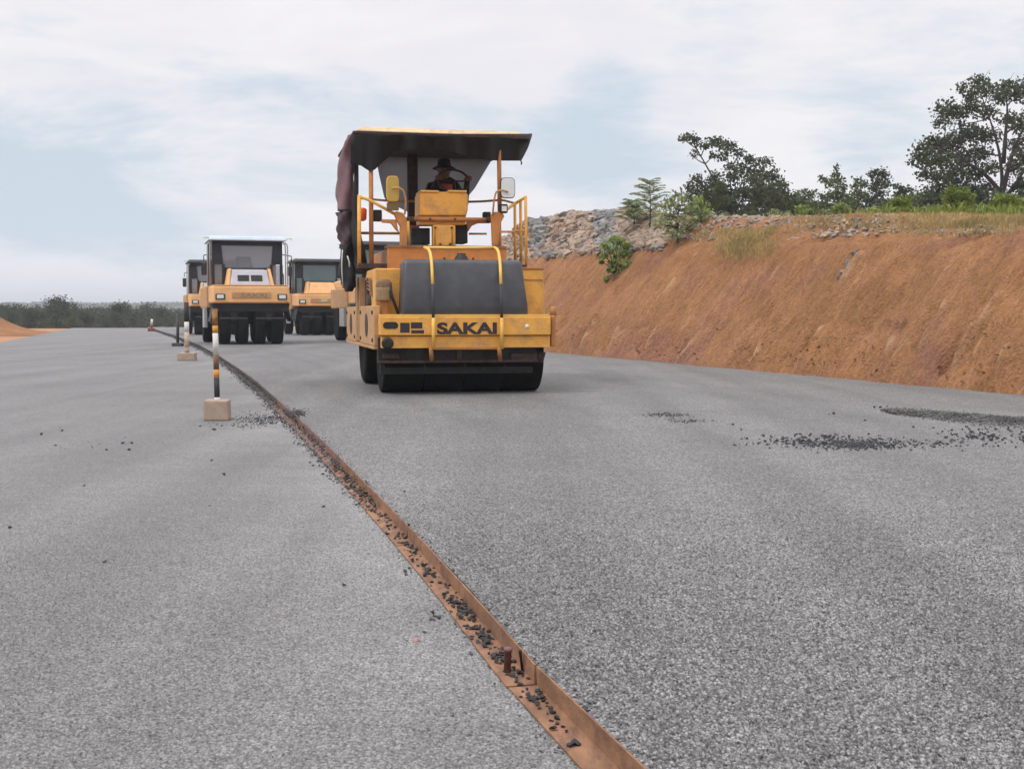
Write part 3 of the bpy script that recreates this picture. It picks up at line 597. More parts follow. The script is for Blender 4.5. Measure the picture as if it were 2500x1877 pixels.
# dark low ridge of spilled mix at the right
def ridge(px0, py0, px1, py1, hw, n, hgt):
    a, b = on_ground(px0, py0, SLAB), on_ground(px1, py1, SLAB)
    for i in range(n):
        t = random.random(); w = random.gauss(0, 0.4)*hw*(0.25+math.sin(math.pi*min(1, t*1.0+0.02))*0.8); p = a.lerp(b, t)+Vector((0, w, 0)); p.z = SLAB+hgt*max(0, 1-abs(w)/hw)*random.random()
        mixl.append((p, random.uniform(0.012, 0.024)))
mixl = []
ridge(2165, 1008, 2580, 1036, 0.8, 4200, 0.03)
merged('loose_mix_ridge', STN, mixl, MIX, 'long low ridge of dark loose asphalt mix at the right, nearest the bank', 'asphalt mix')
LBL = {0: ('black asphalt crumb lying on the ledge of the rusty steel angle', 'black asphalt crumbs lying on the rusty steel angle'),
       2: ('small dark stone lying loose on the worn asphalt left of the steel angle', 'dark stones loose on the left pavement'),
       3: ('single black stone lying apart on the fresh asphalt right of the steel angle', 'dark stones loose on the right pavement'),
       4: ('large black crumb of the spilled asphalt patch at the right', 'black crumbs of the spilled patch at the right'),
       5: ('dark crumb of the spill beside the striped post with the concrete block', 'crumbs spilled beside the striped post')}
nbigs = 0
for p, s_, code in big:
    if nbigs >= 295: small.append((p, s_, 1)); continue
    nbigs += 1; inst(STN[nbigs % 8], 'asphalt_crumb', p, s_, LBL[code][0], 'stone', LBL[code][1])
merged('fine_asphalt_crumbs', STN, [(p, s_) for p, s_, c_ in small], STONE, 'fine black asphalt crumbs scattered over both pavements and along the steel angle', 'crumbs')
pk = inst(rock_mesh('pink_pebble', 5, mat('pink_stone', (0.42, 0.22, 0.22), 0.8, 0.1, 40)), 'pink_pebble', on_ground(1015, 1566, 0), 0.024, 'dusty pink pebble lying on the worn asphalt left of the steel angle', 'pebble', None)
pk2 = inst(pk.data, 'pink_pebble', on_ground(695, 1500, 0), 0.012, 'tiny reddish chip on the left pavement, the farther of two pink pebbles', 'pebble', None)
# ------------------------------------------------------------------ marker posts
def marker(px, py_base, block_w, block_h, px_top, py_top, bands, r, label, wonky=0.0, bmat=CONC):
    g = on_ground(px, py_base, 0.0); k = FPX/g.y
    e = empty('marker_post', g, 0.06); tag(e, label, 'marker post', 'marker posts with concrete feet along the steel angle')
    bw, bh = block_w/k/2, block_h/k
    mb = MB(); mb.hexa([(-bw*1.0, -bw*.9, 0), (bw*1.02, -bw*.9, 0), (bw*1.0, bw*.9, 0), (-bw, bw*.9, 0)], [(-bw*.97, -bw*.85, bh), (bw*.98, -bw*.87, bh*.98), (bw*.95, bw*.85, bh), (-bw*.96, bw*.87, bh*1.01)])
    mb.build('foot_block', bmat, e, bevel=0.012 if block_w > 30 else 0.02)
    top = at_depth(px_top, py_top, g.y)-g; top.z = max(top.z, bh+0.05); top = Vector((top.x*math.cos(.06), -top.x*math.sin(.06), top.z))
    base = Vector((0.02*0, 0, bh-0.02))
    for (t0, t1, mm) in bands:
        a = base.lerp(top, t0); b = base.lerp(top, t1); m2 = MB(); m2.tube([a, b], r, 14); m2.build('post_band', mm, e)
    return e
marker(531, 1025, 60, 50, 524, 754, [(0, .05, WHITEP), (.05, .26, DKP), (.26, .35, ORGP), (.35, .51, BRNP), (.51, .74, WHITEP), (.74, .82, ORGP), (.82, 1, mat('brown_yellow_band', (0.26, 0.13, 0.05), .8, .5, 18))], 0.0235,
       'nearest marker post, banded white brown orange and black, on a tan concrete block')
marker(457, 880, 42, 19, 455, 738, [(0, .12, CONC), (.12, .42, mat('pale_band', (0.5, 0.38, 0.28), 0.8, 0.4, 30)), (.42, .62, WHITEP), (.62, 1, DKP)], 0.045,
       'second marker post, pale with a white and a black band, on a brown block')
marker(434, 845, 26, 8, 434, 768, [(0, 1, DGREY)], 0.04, 'plain dark grey marker post with a flat dark foot behind the pale one', bmat=DGREY)
marker(370, 809, 16, 8, 371, 779, [(0, .4, REDP), (.4, 1, WHITEP)], 0.06, 'farthest tiny marker post, red below and white above, at the end of the pavement', bmat=REDP)
# ------------------------------------------------------------------ the near roller
HEAD1 = R(12.5); O1 = on_ground(1118, 955, SLAB)
ex1 = Vector((math.cos(HEAD1), math.sin(HEAD1), 0)); ey1 = Vector((-math.sin(HEAD1), math.cos(HEAD1), 0))
def L(px, py, yl):
    d = ray(px, py); t = (O1+ey1*yl-CAM).dot(ey1)/d.dot(ey1); p = CAM+d*t-O1
    return Vector((p.dot(ex1), yl, p.z))
def text_mesh(txt, x0, x1, z0, z1, y, m, parent, bold=0.012, name='lettering', extr=0.003):
    cu = bpy.data.curves.new('t', 'FONT'); cu.body = txt; cu.size = 1; cu.extrude = 0.001; cu.offset = bold
    to = bpy.data.objects.new('t', cu); COL.objects.link(to); dg = bpy.context.evaluated_depsgraph_get(); dg.update()
    me = bpy.data.meshes.new_from_object(to.evaluated_get(dg)); bpy.data.objects.remove(to)
    xs = [v.co.x for v in me.vertices]; zs = [v.co.y for v in me.vertices]; a, b, c_, d_ = min(xs), max(xs), min(zs), max(zs)
    for v in me.vertices:
        px, pz, pe = v.co.x, v.co.y, v.co.z
        v.co = (x0+(px-a)/(b-a)*(x1-x0), y-(extr if pe > 0 else 0), z0+(pz-c_)/(d_-c_)*(z1-z0))
    me.materials.clear(); me.materials.append(m); me.name = name
    o = bpy.data.objects.new(name, me); COL.objects.link(o); o.parent = parent; return o
def tyre(mb, c, r, w, sq=False):
    if sq:
        h = w/2; mb.lathe([(-h*.9, r*.5), (-h*.98, r*.7), (-h, r*.93), (-h*.97, r*.985), (-h*.9, r*.997), (h*.9, r*.997), (h*.97, r*.985), (h, r*.93), (h*.98, r*.7), (h*.9, r*.5)], c, 'x', 44); return
    h = w/2; mb.lathe([(-h*.9, r*.5), (-h*.96, r*.62), (-h, r*.80), (-h*.97, r*.90), (-h*.88, r*.965), (-h*.7, r*.99), (-h*.3, r), (h*.3, r), (h*.7, r*.99), (h*.88, r*.965), (h*.97, r*.90), (h, r*.80), (h*.96, r*.62), (h*.9, r*.5)], c, 'x', 44)
def near_roller():
    e = empty('road_roller', O1, HEAD1)
    tag(e, 'large near yellow road roller with grey front tank and torn dark canopy', 'road roller', 'yellow road rollers on the fresh asphalt')
    def B(name, m, x0, y0, x1, y1, yl, d, bev=0.008, parent=e):
        a = L(x0, y0, yl); b = L(x1, y1, yl); mb = MB(); mb.box(min(a.x, b.x), max(a.x, b.x), yl, yl+d, min(a.z, b.z), max(a.z, b.z)); return mb.build(name, m, parent, bev)
    def T(name, m, pts, r, parent=e, k=0.3, n=10):
        P = [L(*p) for p in pts]; mb = MB(); mb.tube(smooth_path(P, k) if len(P) > 2 else P, r, n); return mb.build(name, m, parent)
    FY = -0.62
    # tyres
    lx = L(928, 900, 0).x; rx = L(1308, 900, 0).x; n = 4; w = (rx-lx)/n
    for i in range(n):
        mb = MB(); tyre(mb, (0, 0, 0), 0.40, w*0.998, True); o = mb.build('front_tyre', BLACK, e); o.location = (lx+w*(i+.5), 0, 0.40)
        h = MB(); h.lathe([(-w*.40, .16), (-w*.42, .25), (w*.42, .25), (w*.40, .16)], (0, 0, 0), 'x', 24); q = h.build('wheel_hub', DKBR, o)
    rl = L(882, 930, 1.75).x; rw = (rx-rl-.02)/5
    for i in range(5):
        mb = MB(); tyre(mb, (0, 0, 0), 0.5, rw*0.93); o = mb.build('rear_tyre', BLACK, e); o.location = (rl+rw*(i+.5), 1.75, 0.5)
    mb = MB(); mb.box(lx+.05, rx-.05, -0.03, 0.03, .37, .43); mb.build('axle', BLKM, e)
    # scraper bar and dark skirt above the tyres
    a = L(917, 848, FY+.12); b = L(1312, 884, FY+.12)
    mb = MB(); mb.box(a.x+.03, b.x, FY+.16, FY+.24, b.z-.0, a.z+.1); mb.box(a.x+.06, b.x-.02, FY+.24, FY+.30, b.z-.12, a.z+.1); mb.build('skirt', BLKM, e, .005)
    mb = MB(); q = L(1000, 884, FY+.08).z; mb.box(a.x+.03, b.x, FY+.10, FY+.158, q-.012, q+.014); mb.build('scraper_bar', DKBR, e, .004)
    for (x0, x1, yy0, yy1) in ((935, 975, 864, 876), (1248, 1312, 862, 880)): B('skirt_plate', DKBR, x0, yy0, x1, yy1, FY+.12, .035)
    for x in (1122, ): B('skirt_bracket', DKBR, x-6, 850, x+6, 878, FY+.1, .06)
    mb = MB(); P = [L(1313, 858, FY+.2), L(1333, 860, FY+.2), L(1326, 886, FY+.2), L(1314, 884, FY+.2)]; mb.prism([(p.x, p.z) for p in P][::-1], FY+.2, FY+.3); mb.build('side_bracket', DKBR, e, .005)
    # front beam: upper plate, groove, lower plate
    B('front_beam', YEL, 928, 773, 1345, 818, FY, .45, .012)
    B('beam_lower', YEL, 932, 821, 1343, 848, FY+.035, .4, .006)
    mb = MB(); a = L(1060, 848, FY+.02); b = L(1215, 853, FY+.02); mb.box(a.x, b.x, FY+.02, FY+.3, b.z, a.z+.002); mb.build('beam_lip', ORG, e, .004)
    mb = MB(); a = L(929, 772, FY); b = L(980, 772, FY); mb.box(a.x, L(1343, 772, FY).x, FY+.01, FY+.5, a.z-.004, a.z+.018); mb.build('beam_top', YEL2, e, .004)
    # beam end, rusty corner
    mb = MB(); a = L(1346, 770, FY+.05); b = L(1357, 846, FY+.05); mb.box(a.x, b.x, FY+.05, FY+.5, b.z, a.z); mb.build('beam_end_cap', ORG, e, .015)
    mb = MB(); p = L(1350, 748, FY+.2); q = L(1350, 772, FY+.2); mb.tube([q, p+Vector((0, 0, -.01)), p], [.035, .035, .02], 12); mb.build('lifting_lug', ORG, e)
    # oblong opening, lamp, emblem, lettering
    mb = MB(); a = L(935, 786, FY); b = L(972, 803, FY); cz = (a.z+b.z)/2; hr = (a.z-b.z)/2; poly = []
    for k in range(24):
        an = 2*math.pi*k/24; cx = (b.x-hr) if math.cos(an) > 0 else (a.x+hr); poly.append((cx+hr*math.cos(an), cz+hr*math.sin(an)))
    mb.prism(poly, FY-.004, FY+.01); mb.build('oblong_hole', BLKM, e)
    for nm, bx in (('emblem_block', (977, 788, 1000, 812)), ('emblem_block', (1003, 787, 1031, 802)), ('emblem_bar', (1004, 806, 1035, 814))):
        a = L(bx[0], bx[1], FY); b = L(bx[2], bx[3], FY); mb = MB(); mb.box(a.x, b.x, FY-.003, FY+.01, b.z, a.z); mb.build(nm, INK, e)
    a = L(1067, 787, FY); b = L(1213, 816, FY); text_mesh('SAKAI', a.x, b.x, b.z, a.z, FY, INK, e, 0.045)
    mb = MB(); c = L(1287, 797, FY); mb.lathe([(-.004, .022), (.01, .026)], (c.x, FY, c.z), 'y', 14); mb.build('pale_sticker', WHITEP, e)
    mb = MB(); c = L(946, 838, FY+.03); mb.lathe([(-.05, .04), (-.045, .058), (0, .062), (.03, .06)], (c.x, FY+.03, c.z), 'y', 24); mb.build('black_lamp', BLKM, e)
    # tank
    T0 = FY+.06; T1 = FY+.62
    a = L(984, 632, T0+.12); b = L(1276, 632, T0+.12); c = L(981, 778, T0); d = L(1293, 778, T0)
    bot = [(c.x, T0+.02, c.z), (d.x, T0+.02, c.z), (d.x-.02, T1, c.z), (c.x+.02, T1, c.z)]
    mid = [(c.x+.0, T0, c.z+.14), (d.x-.01, T0, c.z+.14), (d.x-.03, T1, c.z+.14), (c.x+.03, T1, c.z+.14)]
    top = [(a.x+.0, T0+.13, a.z), (b.x, T0+.13, a.z), (b.x-.02, T1, a.z), (a.x+.02, T1, a.z)]
    mb = MB(); vs_ = bot+mid+top; fs = [(3, 2, 1, 0), (8, 9, 10, 11)]
    for k in (0, 4): fs += [(k, k+1, k+5, k+4), (k+1, k+2, k+6, k+5), (k+2, k+3, k+7, k+6), (k+3, k, k+4, k+7)]
    mb.add(vs_, fs, True); tk = mb.build('water_tank', TANK, e); q = tk.modifiers.new('bevel', 'BEVEL'); q.width = .055; q.segments = 5; q.limit_method = 'ANGLE'; q.angle_limit = R(25)
    mb = MB(); p = L(1128, 632, T0+.3); mb.lathe([(0, .085), (.015, .085), (.02, .07), (.045, .065), (.05, .05), (.08, .045)], (p.x, T0+.34, a.z-.005), 'z', 24); mb.build('tank_cap', BLKM, tk)
    for xx in (1085, 1155): 
        mb = MB(); p = L(xx, 630, T0+.3); mb.lathe([(0, .012), (.03, .012)], (p.x, T0+.3, a.z-.003), 'z', 10); mb.build('tank_bolt', DKBR, tk)
    mb = MB(); p = L(1145, 772, T0-.002); mb.box(p.x-.04, p.x+.05, T0-.002, T0+.03, p.z-.004, p.z+.005); mb.build('tank_moulding', DGREY, tk)
    # body behind the tank
    BY = FY+.5; a = L(916, 655, BY); b = L(1327, 655, BY); c = L(1331, 770, BY); z0 = c.z-.02
    mb = MB(); mb.hexa([(a.x, BY, z0), (c.x, BY, z0), (c.x, BY+.9, z0), (a.x, BY+.9, z0)], [(a.x, BY, a.z), (b.x, BY, a.z), (b.x, BY+.9, a.z), (a.x, BY+.9, a.z)]); mb.build('front_body', YEL, e, .012)
    mb = MB(); p = L(1280, 683, BY-.004); q = L(1325, 683, BY-.004); mb.box(p.x, q.x, BY-.008, BY+.01, p.z-.006, p.z+.008); p2 = L(1277, 656, BY); mb.box(p2.x-.02, b.x+.01, BY-.01, BY+.3, p2.z-.006, p2.z+.014); mb.build('body_seam', ORG, e, .003)
    # filter bowl with a mesh cage at the left
    mb = MB(); c1 = L(937, 682, BY-.12); c2 = L(937, 735, BY-.12); r_ = .085; z1, z0 = c1.z, c2.z
    mb.lathe([(0, r_*.9), (.02, r_), (z1-z0-.05, r_), (z1-z0, r_*.7)], (c1.x, BY-.12, z0), 'z', 26); ft = mb.build('air_filter', SIDE, e)
    mb = MB()
    for k in range(18):
        for sg in (1, -1):
            an = 2*math.pi*k/18; P = [(c1.x+(r_+.004)*math.cos(an+sg*j*.22), BY-.12+(r_+.004)*math.sin(an+sg*j*.22), z0+.005+j*.022) for j in range(7)]; mb.tube(P, .0035, 5)
    mb.build('mesh_cage', mat('mesh_metal', (0.5, 0.36, 0.2), 0.6, 0.2, 20), ft)
    T('filter_hose', BLKM, [(952, 690, BY-.14), (953, 715, BY-.2), (965, 745, BY-.2), (975, 775, BY-.15)], .016)
    B('filter_stand', ORG, 928, 735, 948, 772, BY-.16, .08)
    # left flank: posts, hoses, step panel with slots
    xl = L(926, 700, BY).x; yb = 2.9
    mb = MB(); mb.box(xl+.02, xl+.3, BY+.9, yb, .55, L(926, 660, BY).z-.06); mb.build('rear_body', SIDE, e, .01)
    xr = b.x; mb = MB(); mb.box(xl+.3, xr-.02, BY+.9, yb, .62, L(926, 660, BY).z-.02); mb.build('rear_hull', DSTY, e, .01)
    xp = L(921, 800, FY+.2).x
    ztop = L(921, 746, FY+.2).z; zbot = L(921, 845, FY+.2).z
    for (y0, y1) in ((FY+.2, 1.1), (1.6, 2.9)):
        mb = MB(); mb.box(xp-.035, xp+.03, y0, y1, zbot, ztop); pn = mb.build('side_panel', DSTY, e, .01)
        ym = (y0+y1)/2; mb = MB(); poly = [(ym+.10*math.cos(t)*1.6, (zbot+ztop)/2+.13*math.sin(t)) for t in [k*math.pi/8 for k in range(16)]]; mb.prism(poly, xp-.039, xp-.03, 'x'); mb.build('slot', DKBR, pn)
        for yy in (y0+.12, y1-.12):
            for zz in (zbot+.06, ztop-.07):
                mb = MB(); mb.lathe([(-.012, .02), (0, .022)], (xp-.036, yy, zz), 'x', 10); mb.build('bolt', DKBR, pn)
    for yy in (1.18, 1.34, 1.5):
        mb = MB(); mb.box(xp-.03, xp+.04, yy, yy+.05, zbot+.02, L(921, 668, FY+.5).z); mb.build('flank_post', DSTY, e, .006)
    mb = MB(); mb.box(xp-.04, xp+.06, FY+.2, yb, zbot-.035, zbot-.002); mb.build('side_sill', DSTY, e, .005)
    for k in range(4):
        mb = MB(); zc = 1.0+.04*k; P = [(xl-.02, BY+.25+.02*k, zc), (xl-.07, BY+.3, zc+.11), (xl-.07, BY+.6, zc+.12), (xl-.02, BY+.72+.03*k, zc-.03)]; mb.tube(smooth_path(P), .014, 8); mb.build('hydraulic_hose', SIDE, e)
    mb = MB(); mb.lathe([(-.06, .10), (0, .11), (.03, .09)], (xl-.02, BY+.5, .95), 'x', 20); mb.build('hose_reel', DKBR, e)
    # chain at the right end
    P = [L(1356, 775, FY+.3), L(1352, 800, FY+.25), L(1354, 825, FY+.3), L(1350, 846, FY+.3)]; mb = MB()
    PP = smooth_path(P)
    for i in range(len(PP)-1):
        c = (PP[i]+PP[i+1])/2; ring = [c+Vector((.012*math.cos(t)*(1 if i % 2 else .2), .012*math.cos(t)*(.2 if i % 2 else 1), .02*math.sin(t))) for t in [k*math.pi/5 for k in range(11)]]; mb.tube(ring, .004, 5)
    mb.build('chain', DKBR, e)
    # deck
    DY = .75; B('deck_front', ORG, 946, 603, 1237, 664, DY, .05, .006)
    a = L(880, 655, DY); b = L(1289, 648, DY); z1 = L(1000, 601, DY).z
    mb = MB(); mb.box(a.x-.02, b.x, DY+.06, yb, b.z-.05, b.z+.01); mb.build('deck_plate', DKBR, e, .005)
    x0 = L(946, 620, DY).x; x1 = L(1237, 620, DY).x
    mb = MB(); mb.box(x0+.02, x1-.02, DY+.05, 2.4, b.z, z1-.02); mb.build('deck_box', ORG, e, .01)
    mb = MB(); mb.box(x0-.0, x1, DY-.015, DY+.35, z1-.022, z1+.012); mb.build('deck_edge', SIDE, e, .004)
    # console
    CY = 1.05
    def PR(name, m, pts, y0, d, bev=.008):
        P = [L(px, py, y0) for px, py in pts]; mb = MB(); mb.prism([(p.x, p.z) for p in P][::-1], y0, y0+d); return mb.build(name, m, e, bev)
    con = PR('console', YEL, [(1024, 472), (1030, 468), (1136, 468), (1143, 474), (1143, 512), (1139, 527), (1024, 527)], CY, .40, .02)
    PR('console_base', YEL, [(1024, 528), (1138, 528), (1137, 549), (1026, 549)], CY+.03, .3)
    B('console_visor', YEL2, 1027, 464, 1072, 470, CY-.02, .42); B('console_visor', YEL2, 1094, 464, 1140, 470, CY-.02, .42)
    B('console_stem', YEL, 1057, 549, 1112, 600, CY-.02, .12)
    for xx in (1062, 1104): T('stem_edge', ORG, [(xx, 553, CY-.03), (xx, 598, CY-.03)], .006)
    for bx, by in ((1050, 535), (1111, 535), (1063, 556), (1103, 556), (1075, 596), (1099, 596)):
        mb = MB(); p = L(bx, by, CY-.03); mb.lathe([(-.014, .012), (.02, .014)], (p.x, CY-.03, p.z), 'y', 8); mb.build('bolt_head', DKBR, e)
    T('cross_tube', ORG, [(993, 535, CY), (1197, 537, CY)], .026)
    B('pedal_box', BLKM, 1004, 556, 1050, 597, CY+.15, .3); B('pedal_box', BLKM, 1113, 547, 1142, 594, CY+.15, .3)
    B('deck_strap', REDP, 1004, 550, 1024, 558, CY+.13, .1)
    for xx in (999, 1193):
        mb = MB(); p = L(xx, 537, CY); mb.lathe([(-.03, .035), (.05, .035)], (p.x, CY, p.z), 'x', 12); mb.build('tube_clamp', DKBR, e)
    # bracket posts
    PR('bracket', ORG, [(961, 519), (968, 516), (984, 520), (993, 533), (993, 600), (977, 600), (977, 552), (970, 540)], DY+.05, .07)
    PR('bracket', ORG, [(1200, 524), (1208, 517), (1226, 518), (1232, 528), (1222, 546), (1217, 600), (1203, 600)], DY+.05, .07)
    PR('bracket_arm', ORG, [(932, 535), (968, 536), (972, 560), (975, 568), (966, 560), (955, 545), (932, 543)], DY+.07, .06)
    PR('bracket_arm', ORG, [(1140, 546), (1143, 566), (1152, 552), (1168, 545), (1198, 545), (1198, 537), (1140, 537)], DY+.4, .06)
    T('bracket_tube', YEL, [(996, 540, DY+.2), (997, 600, DY+.2)], .018)
    # front guard over the tank
    GY = FY+.1
    for s0, s1, s2, nm in ((1036, 1053, 1058, 0), (1206, 1220, 1225, 1)):
        mb = MB(); P = [L(s0, 604, GY+.35), L(s1-4, 610, GY+.25), L(s1+1, 640, GY+.06), L(s2-2, 694, FY+.015)]; mb.tube(smooth_path(P, .4), .0165, 10); mb.build('guard_tube', YEL2, e)
        mb = MB(); P = [L(s2-2, 694, FY+.015), L(s2, 776, FY-.03)]; mb.tube(P, .015, 10); mb.build('guard_tube_lower', DGREY, e)
        mb = MB(); P = [L(s2, 776, FY-.03), L(s2, 852, FY-.03)]; mb.tube(P, .019, 10); mb.build('guard_foot', YEL2, e)
        mb = MB(); P = [L(s2-6, 850, FY-.02), L(s2-4, 880, FY+.06)]; mb.tube(P, .022, 8); mb.build('guard_stay', ORG, e)
    T('guard_bar', YEL2, [(1036, 605, GY+.35), (1120, 606, GY+.35), (1208, 605, GY+.35)], .0165)
    # handrails
    T('rail_post', YEL, [(877, 478, DY+.1), (877, 648, DY+.1)], .022)
    T('rail_top', YEL2, [(873, 478, DY+.1), (905, 490, DY+.1), (962, 522, DY+.1)], .018)
    T('rail_thin', DSTY, [(880, 484, DY+1.4), (950, 491, DY+1.4), (1030, 492, DY+1.4)], .014)
    T('rail_middle', DSTY, [(880, 569, DY+.6), (975, 570, DY+.6)], .016)
    T('rail_thin', DSTY, [(1143, 493, DY+1.4), (1180, 492, DY+1.3), (1225, 488, DY+1.0), (1258, 497, DY+.7)], .014)
    T('rail_top', YEL2, [(1232, 515, DY+.1), (1258, 497, DY+.3), (1284, 481, DY+.1)], .018)
    for (x_, ya, yb_, dd) in ((1257, 500, 636, .5), (1271, 490, 648, .3), (1283.5, 480, 650, .1)): T('rail_post', YEL, [(x_, ya, DY+dd), (x_+1, yb_, DY+dd)], .018)
    T('rail_middle', YEL, [(1212, 566, DY+.1), (1250, 566, DY+.3), (1284, 562, DY+.1)], .013)
    T('rail_middle', ORG, [(1145, 571, DY+1.2), (1188, 571, DY+1.2)], .013)
    # canopy posts
    RY = .85; RB = 3.0
    for xx, y0, y1, dd, m_ in ((906, 330, 650, RY+.06, ORG), (1219, 330, 522, RY+.06, ORG), (1219, 520, 640, RY+.06, ORG)):
        T('canopy_post', m_, [(xx-1, y0, dd), (xx+1, y1, dd)], .026)
    B('rear_column', DKBR, 996, 350, 1021, 602, 2.55, .12)
    # canopy roof
    a = L(857, 327, RY); b = L(1297, 328, RY); zt = L(1000, 311, RY).z; zb = L(1000, 324, RY).z
    mb = MB(); mb.hexa([(a.x+.04, RY, zb), (b.x-.06, RY, zb), (b.x-.06, RB, zb), (a.x+.04, RB, zb)], [(a.x+.12, RY+.08, zt), (b.x-.13, RY+.08, zt), (b.x-.13, RB-.05, zt), (a.x+.12, RB-.05, zt)]); mb.build('canopy_roof', CREAM, e, .025)
    mb = MB(); z2 = L(1000, 331, RY).z; mb.box(a.x+.02, b.x-.03, RY-.02, RY+.03, z2, zb-.002); mb.box(a.x+.02, a.x+.06, RY+.03, RB, z2, zb-.002); mb.box(b.x-.07, b.x-.03, RY+.03, RB, z2, zb-.002); mb.box(a.x+.06, b.x-.07, RY+.03, RB, zb-.02, zb-.004); mb.build('canopy_frame', DKBR, e, .004)
    # front valance of the tarp
    prof = [(856, 333, 400), (866, 328, 404), (880, 327, 404), (893, 327, 413), (904, 327, 419), (915, 327, 415), (922, 327, 408), (935, 327, 396), (948, 327, 385), (962, 327, 370), (980, 327, 367), (1010, 327, 365), (1040, 327, 357), (1058, 327, 358), (1090, 327, 366), (1130, 327, 378), (1170, 327, 388), (1195, 327, 392), (1235, 327, 393), (1273, 327, 393), (1290, 327, 360), (1299, 326, 332)]
    P = np.array(prof, float); xs = np.linspace(856, 1299, 90); tp = np.interp(xs, P[:, 0], P[:, 1]); bt = np.interp(xs, P[:, 0], P[:, 2]); rows = []
    for j in range(11):
        t = j/10; rows.append([L(xs[i], tp[i]*(1-t)+bt[i]*t, RY-.03+.10*math.sin(xs[i]*.06+1)*t+.05*math.sin(xs[i]*.15)*t+.16*t) for i in range(90)])
    mb = MB(); mb.grid(rows); mb.build('front_valance', TARP, e)
    T('tarp_cord', TARPB, [(1271, 392, RY), (1274, 398, RY), (1272, 402, RY)], .008)
    # left inner drape
    rows = []
    for j in range(9):
        t = j/8; rows.append([L(867+(i/8)*16+8*t*(1 if i > 4 else -.3), 330+(72+30*(1 if i < 2 else 0))*t, RY+.1+i*.12) for i in range(9)])
    mb = MB(); mb.grid(rows); mb.build('side_drape', TARP, e, solid=.006)
    # rear sheet
    q = [(921, 352, 404), (926, 352, 430), (940, 352, 490), (960, 352, 500), (1000, 352, 520), (1060, 352, 510), (1120, 352, 500), (1144, 352, 478), (1158, 352, 462), (1180, 352, 425), (1200, 352, 392)]
    P = np.array(q, float); xs = np.linspace(921, 1200, 50); bt = np.interp(xs, P[:, 0], P[:, 2]); rows = []
    for j in range(12):
        t = j/11; rows.append([L(xs[i], 350*(1-t)+bt[i]*t, RB-.1-.06*math.sin(xs[i]*.05)*t) for i in range(50)])
    mb = MB(); mb.grid(rows); mb.build('rear_sheet', TARP2, e)
    # rolled curtain hanging outside at the left
    def hang(name, cl, m, wob=0.012):
        rows = []; n = 18
        P = [Vector((*L(px, py, yl), )) for px, py, yl, rr in cl]; Rr = [c[3] for c in cl]
        idx = np.linspace(0, len(P)-1, 34); X = [np.interp(idx, range(len(P)), [p[k] for p in P]) for k in range(3)]; RR = np.interp(idx, range(len(P)), Rr)
        for i in range(34):
            row = []
            for k in range(n+1):
                an = 2*math.pi*(k % n)/n; r_ = RR[i]*(1+.16*math.sin(an*3+i*.25)+.08*math.sin(an*5-i*.5)); row.append((X[0][i]+r_*math.cos(an), X[1][i]+r_*1.7*math.sin(an), X[2][i]))
            rows.append(row)
        mb = MB(); mb.grid(rows); return mb.build(name, m, e)
    hang('rolled_curtain', [(862, 330, 1.0, .05), (855, 345, 1.1, .065), (849, 380, 1.2, .085), (845, 430, 1.25, .092), (843, 480, 1.3, .10), (843, 514, 1.3, .098)], TARP3)
    hang('rolled_curtain', [(843, 519, 1.3, .099), (843, 545, 1.3, .097), (846, 575, 1.3, .095), (850, 600, 1.3, .085)], mat('dim_maroon_tarp', (0.075, 0.052, 0.06), 0.8, 0.3, 5, 0.003, 20))
    hang('curtain_tail', [(849, 596, 1.3, .085), (846, 620, 1.3, .075), (846, 650, 1.3, .085), (851, 680, 1.3, .09), (853, 700, 1.3, .07), (850, 712, 1.3, .04)], TARPB)
    hang('curtain_fold', [(866, 335, 1.0, .02), (870, 400, 1.05, .022), (868, 480, 1.1, .03), (868, 545, 1.1, .045), (873, 590, 1.1, .06), (884, 630, 1.1, .05), (892, 652, 1.1, .02)], TARPB)
    B('curtain_band', TARPB, 829, 512, 860, 519, 1.13, .02)
    T('curtain_cord', WHITEP, [(836, 610, 1.1), (834, 650, 1.1), (837, 700, 1.1)], .006); T('curtain_cord', WHITEP, [(848, 625, 1.1), (853, 640, 1.1), (853, 652, 1.1)], .008)
    # mirrors
    def mirror(pts_c, w, h, m_, ym, back):
        c = L(*pts_c, ym); poly = []
        for k in range(28):
            an = 2*math.pi*k/28; cx, sx_ = math.cos(an), math.sin(an); poly.append((c.x+w*math.copysign(abs(cx)**.45, cx), c.z+h*math.copysign(abs(sx_)**.45, sx_)))
        mb = MB(); mb.prism(poly, ym, ym+.035); o = mb.build('mirror', back, e, .008)
        mb = MB(); poly2 = [((a-c.x)*.9+c.x, (b-c.z)*.93+c.z) for a, b in poly]; mb.prism(poly2, ym-.003, ym+.003); mb.build('mirror_face', m_, o)
    mirror((959, 461), .072, .145, mat('yellow_mirror_back', (0.42, 0.30, 0.07), 0.5, 0.1, 9), DY, YEL)
    mirror((1240, 459), .088, .12, MIRR, DY, DGREY)
    T('mirror_arm', DSTY, [(988, 524, DY+.05), (991, 490, DY), (985, 465, DY-.04), (972, 458, DY-.05), (958, 460, DY-.01)], .011)
    T('mirror_arm', DSTY, [(1203, 524, DY+.05), (1206, 490, DY), (1211, 468, DY-.03), (1225, 464, DY-.04), (1240, 469, DY-.01)], .011)
    # lamps
    mb = MB(); p = L(885, 508, DY+.25); mb.lathe([(-.15, .015), (-.13, .045), (-.02, .05), (0, .03)], (p.x, DY+.25, p.z), 'z', 18); mb.build('beacon_lamp', REDL, e)
    B('work_lamp', BLKM, 912, 512, 933, 540, DY+.25, .12, .012); B('work_lamp', BLKM, 1181, 517, 1199, 531, DY+.6, .1, .012)
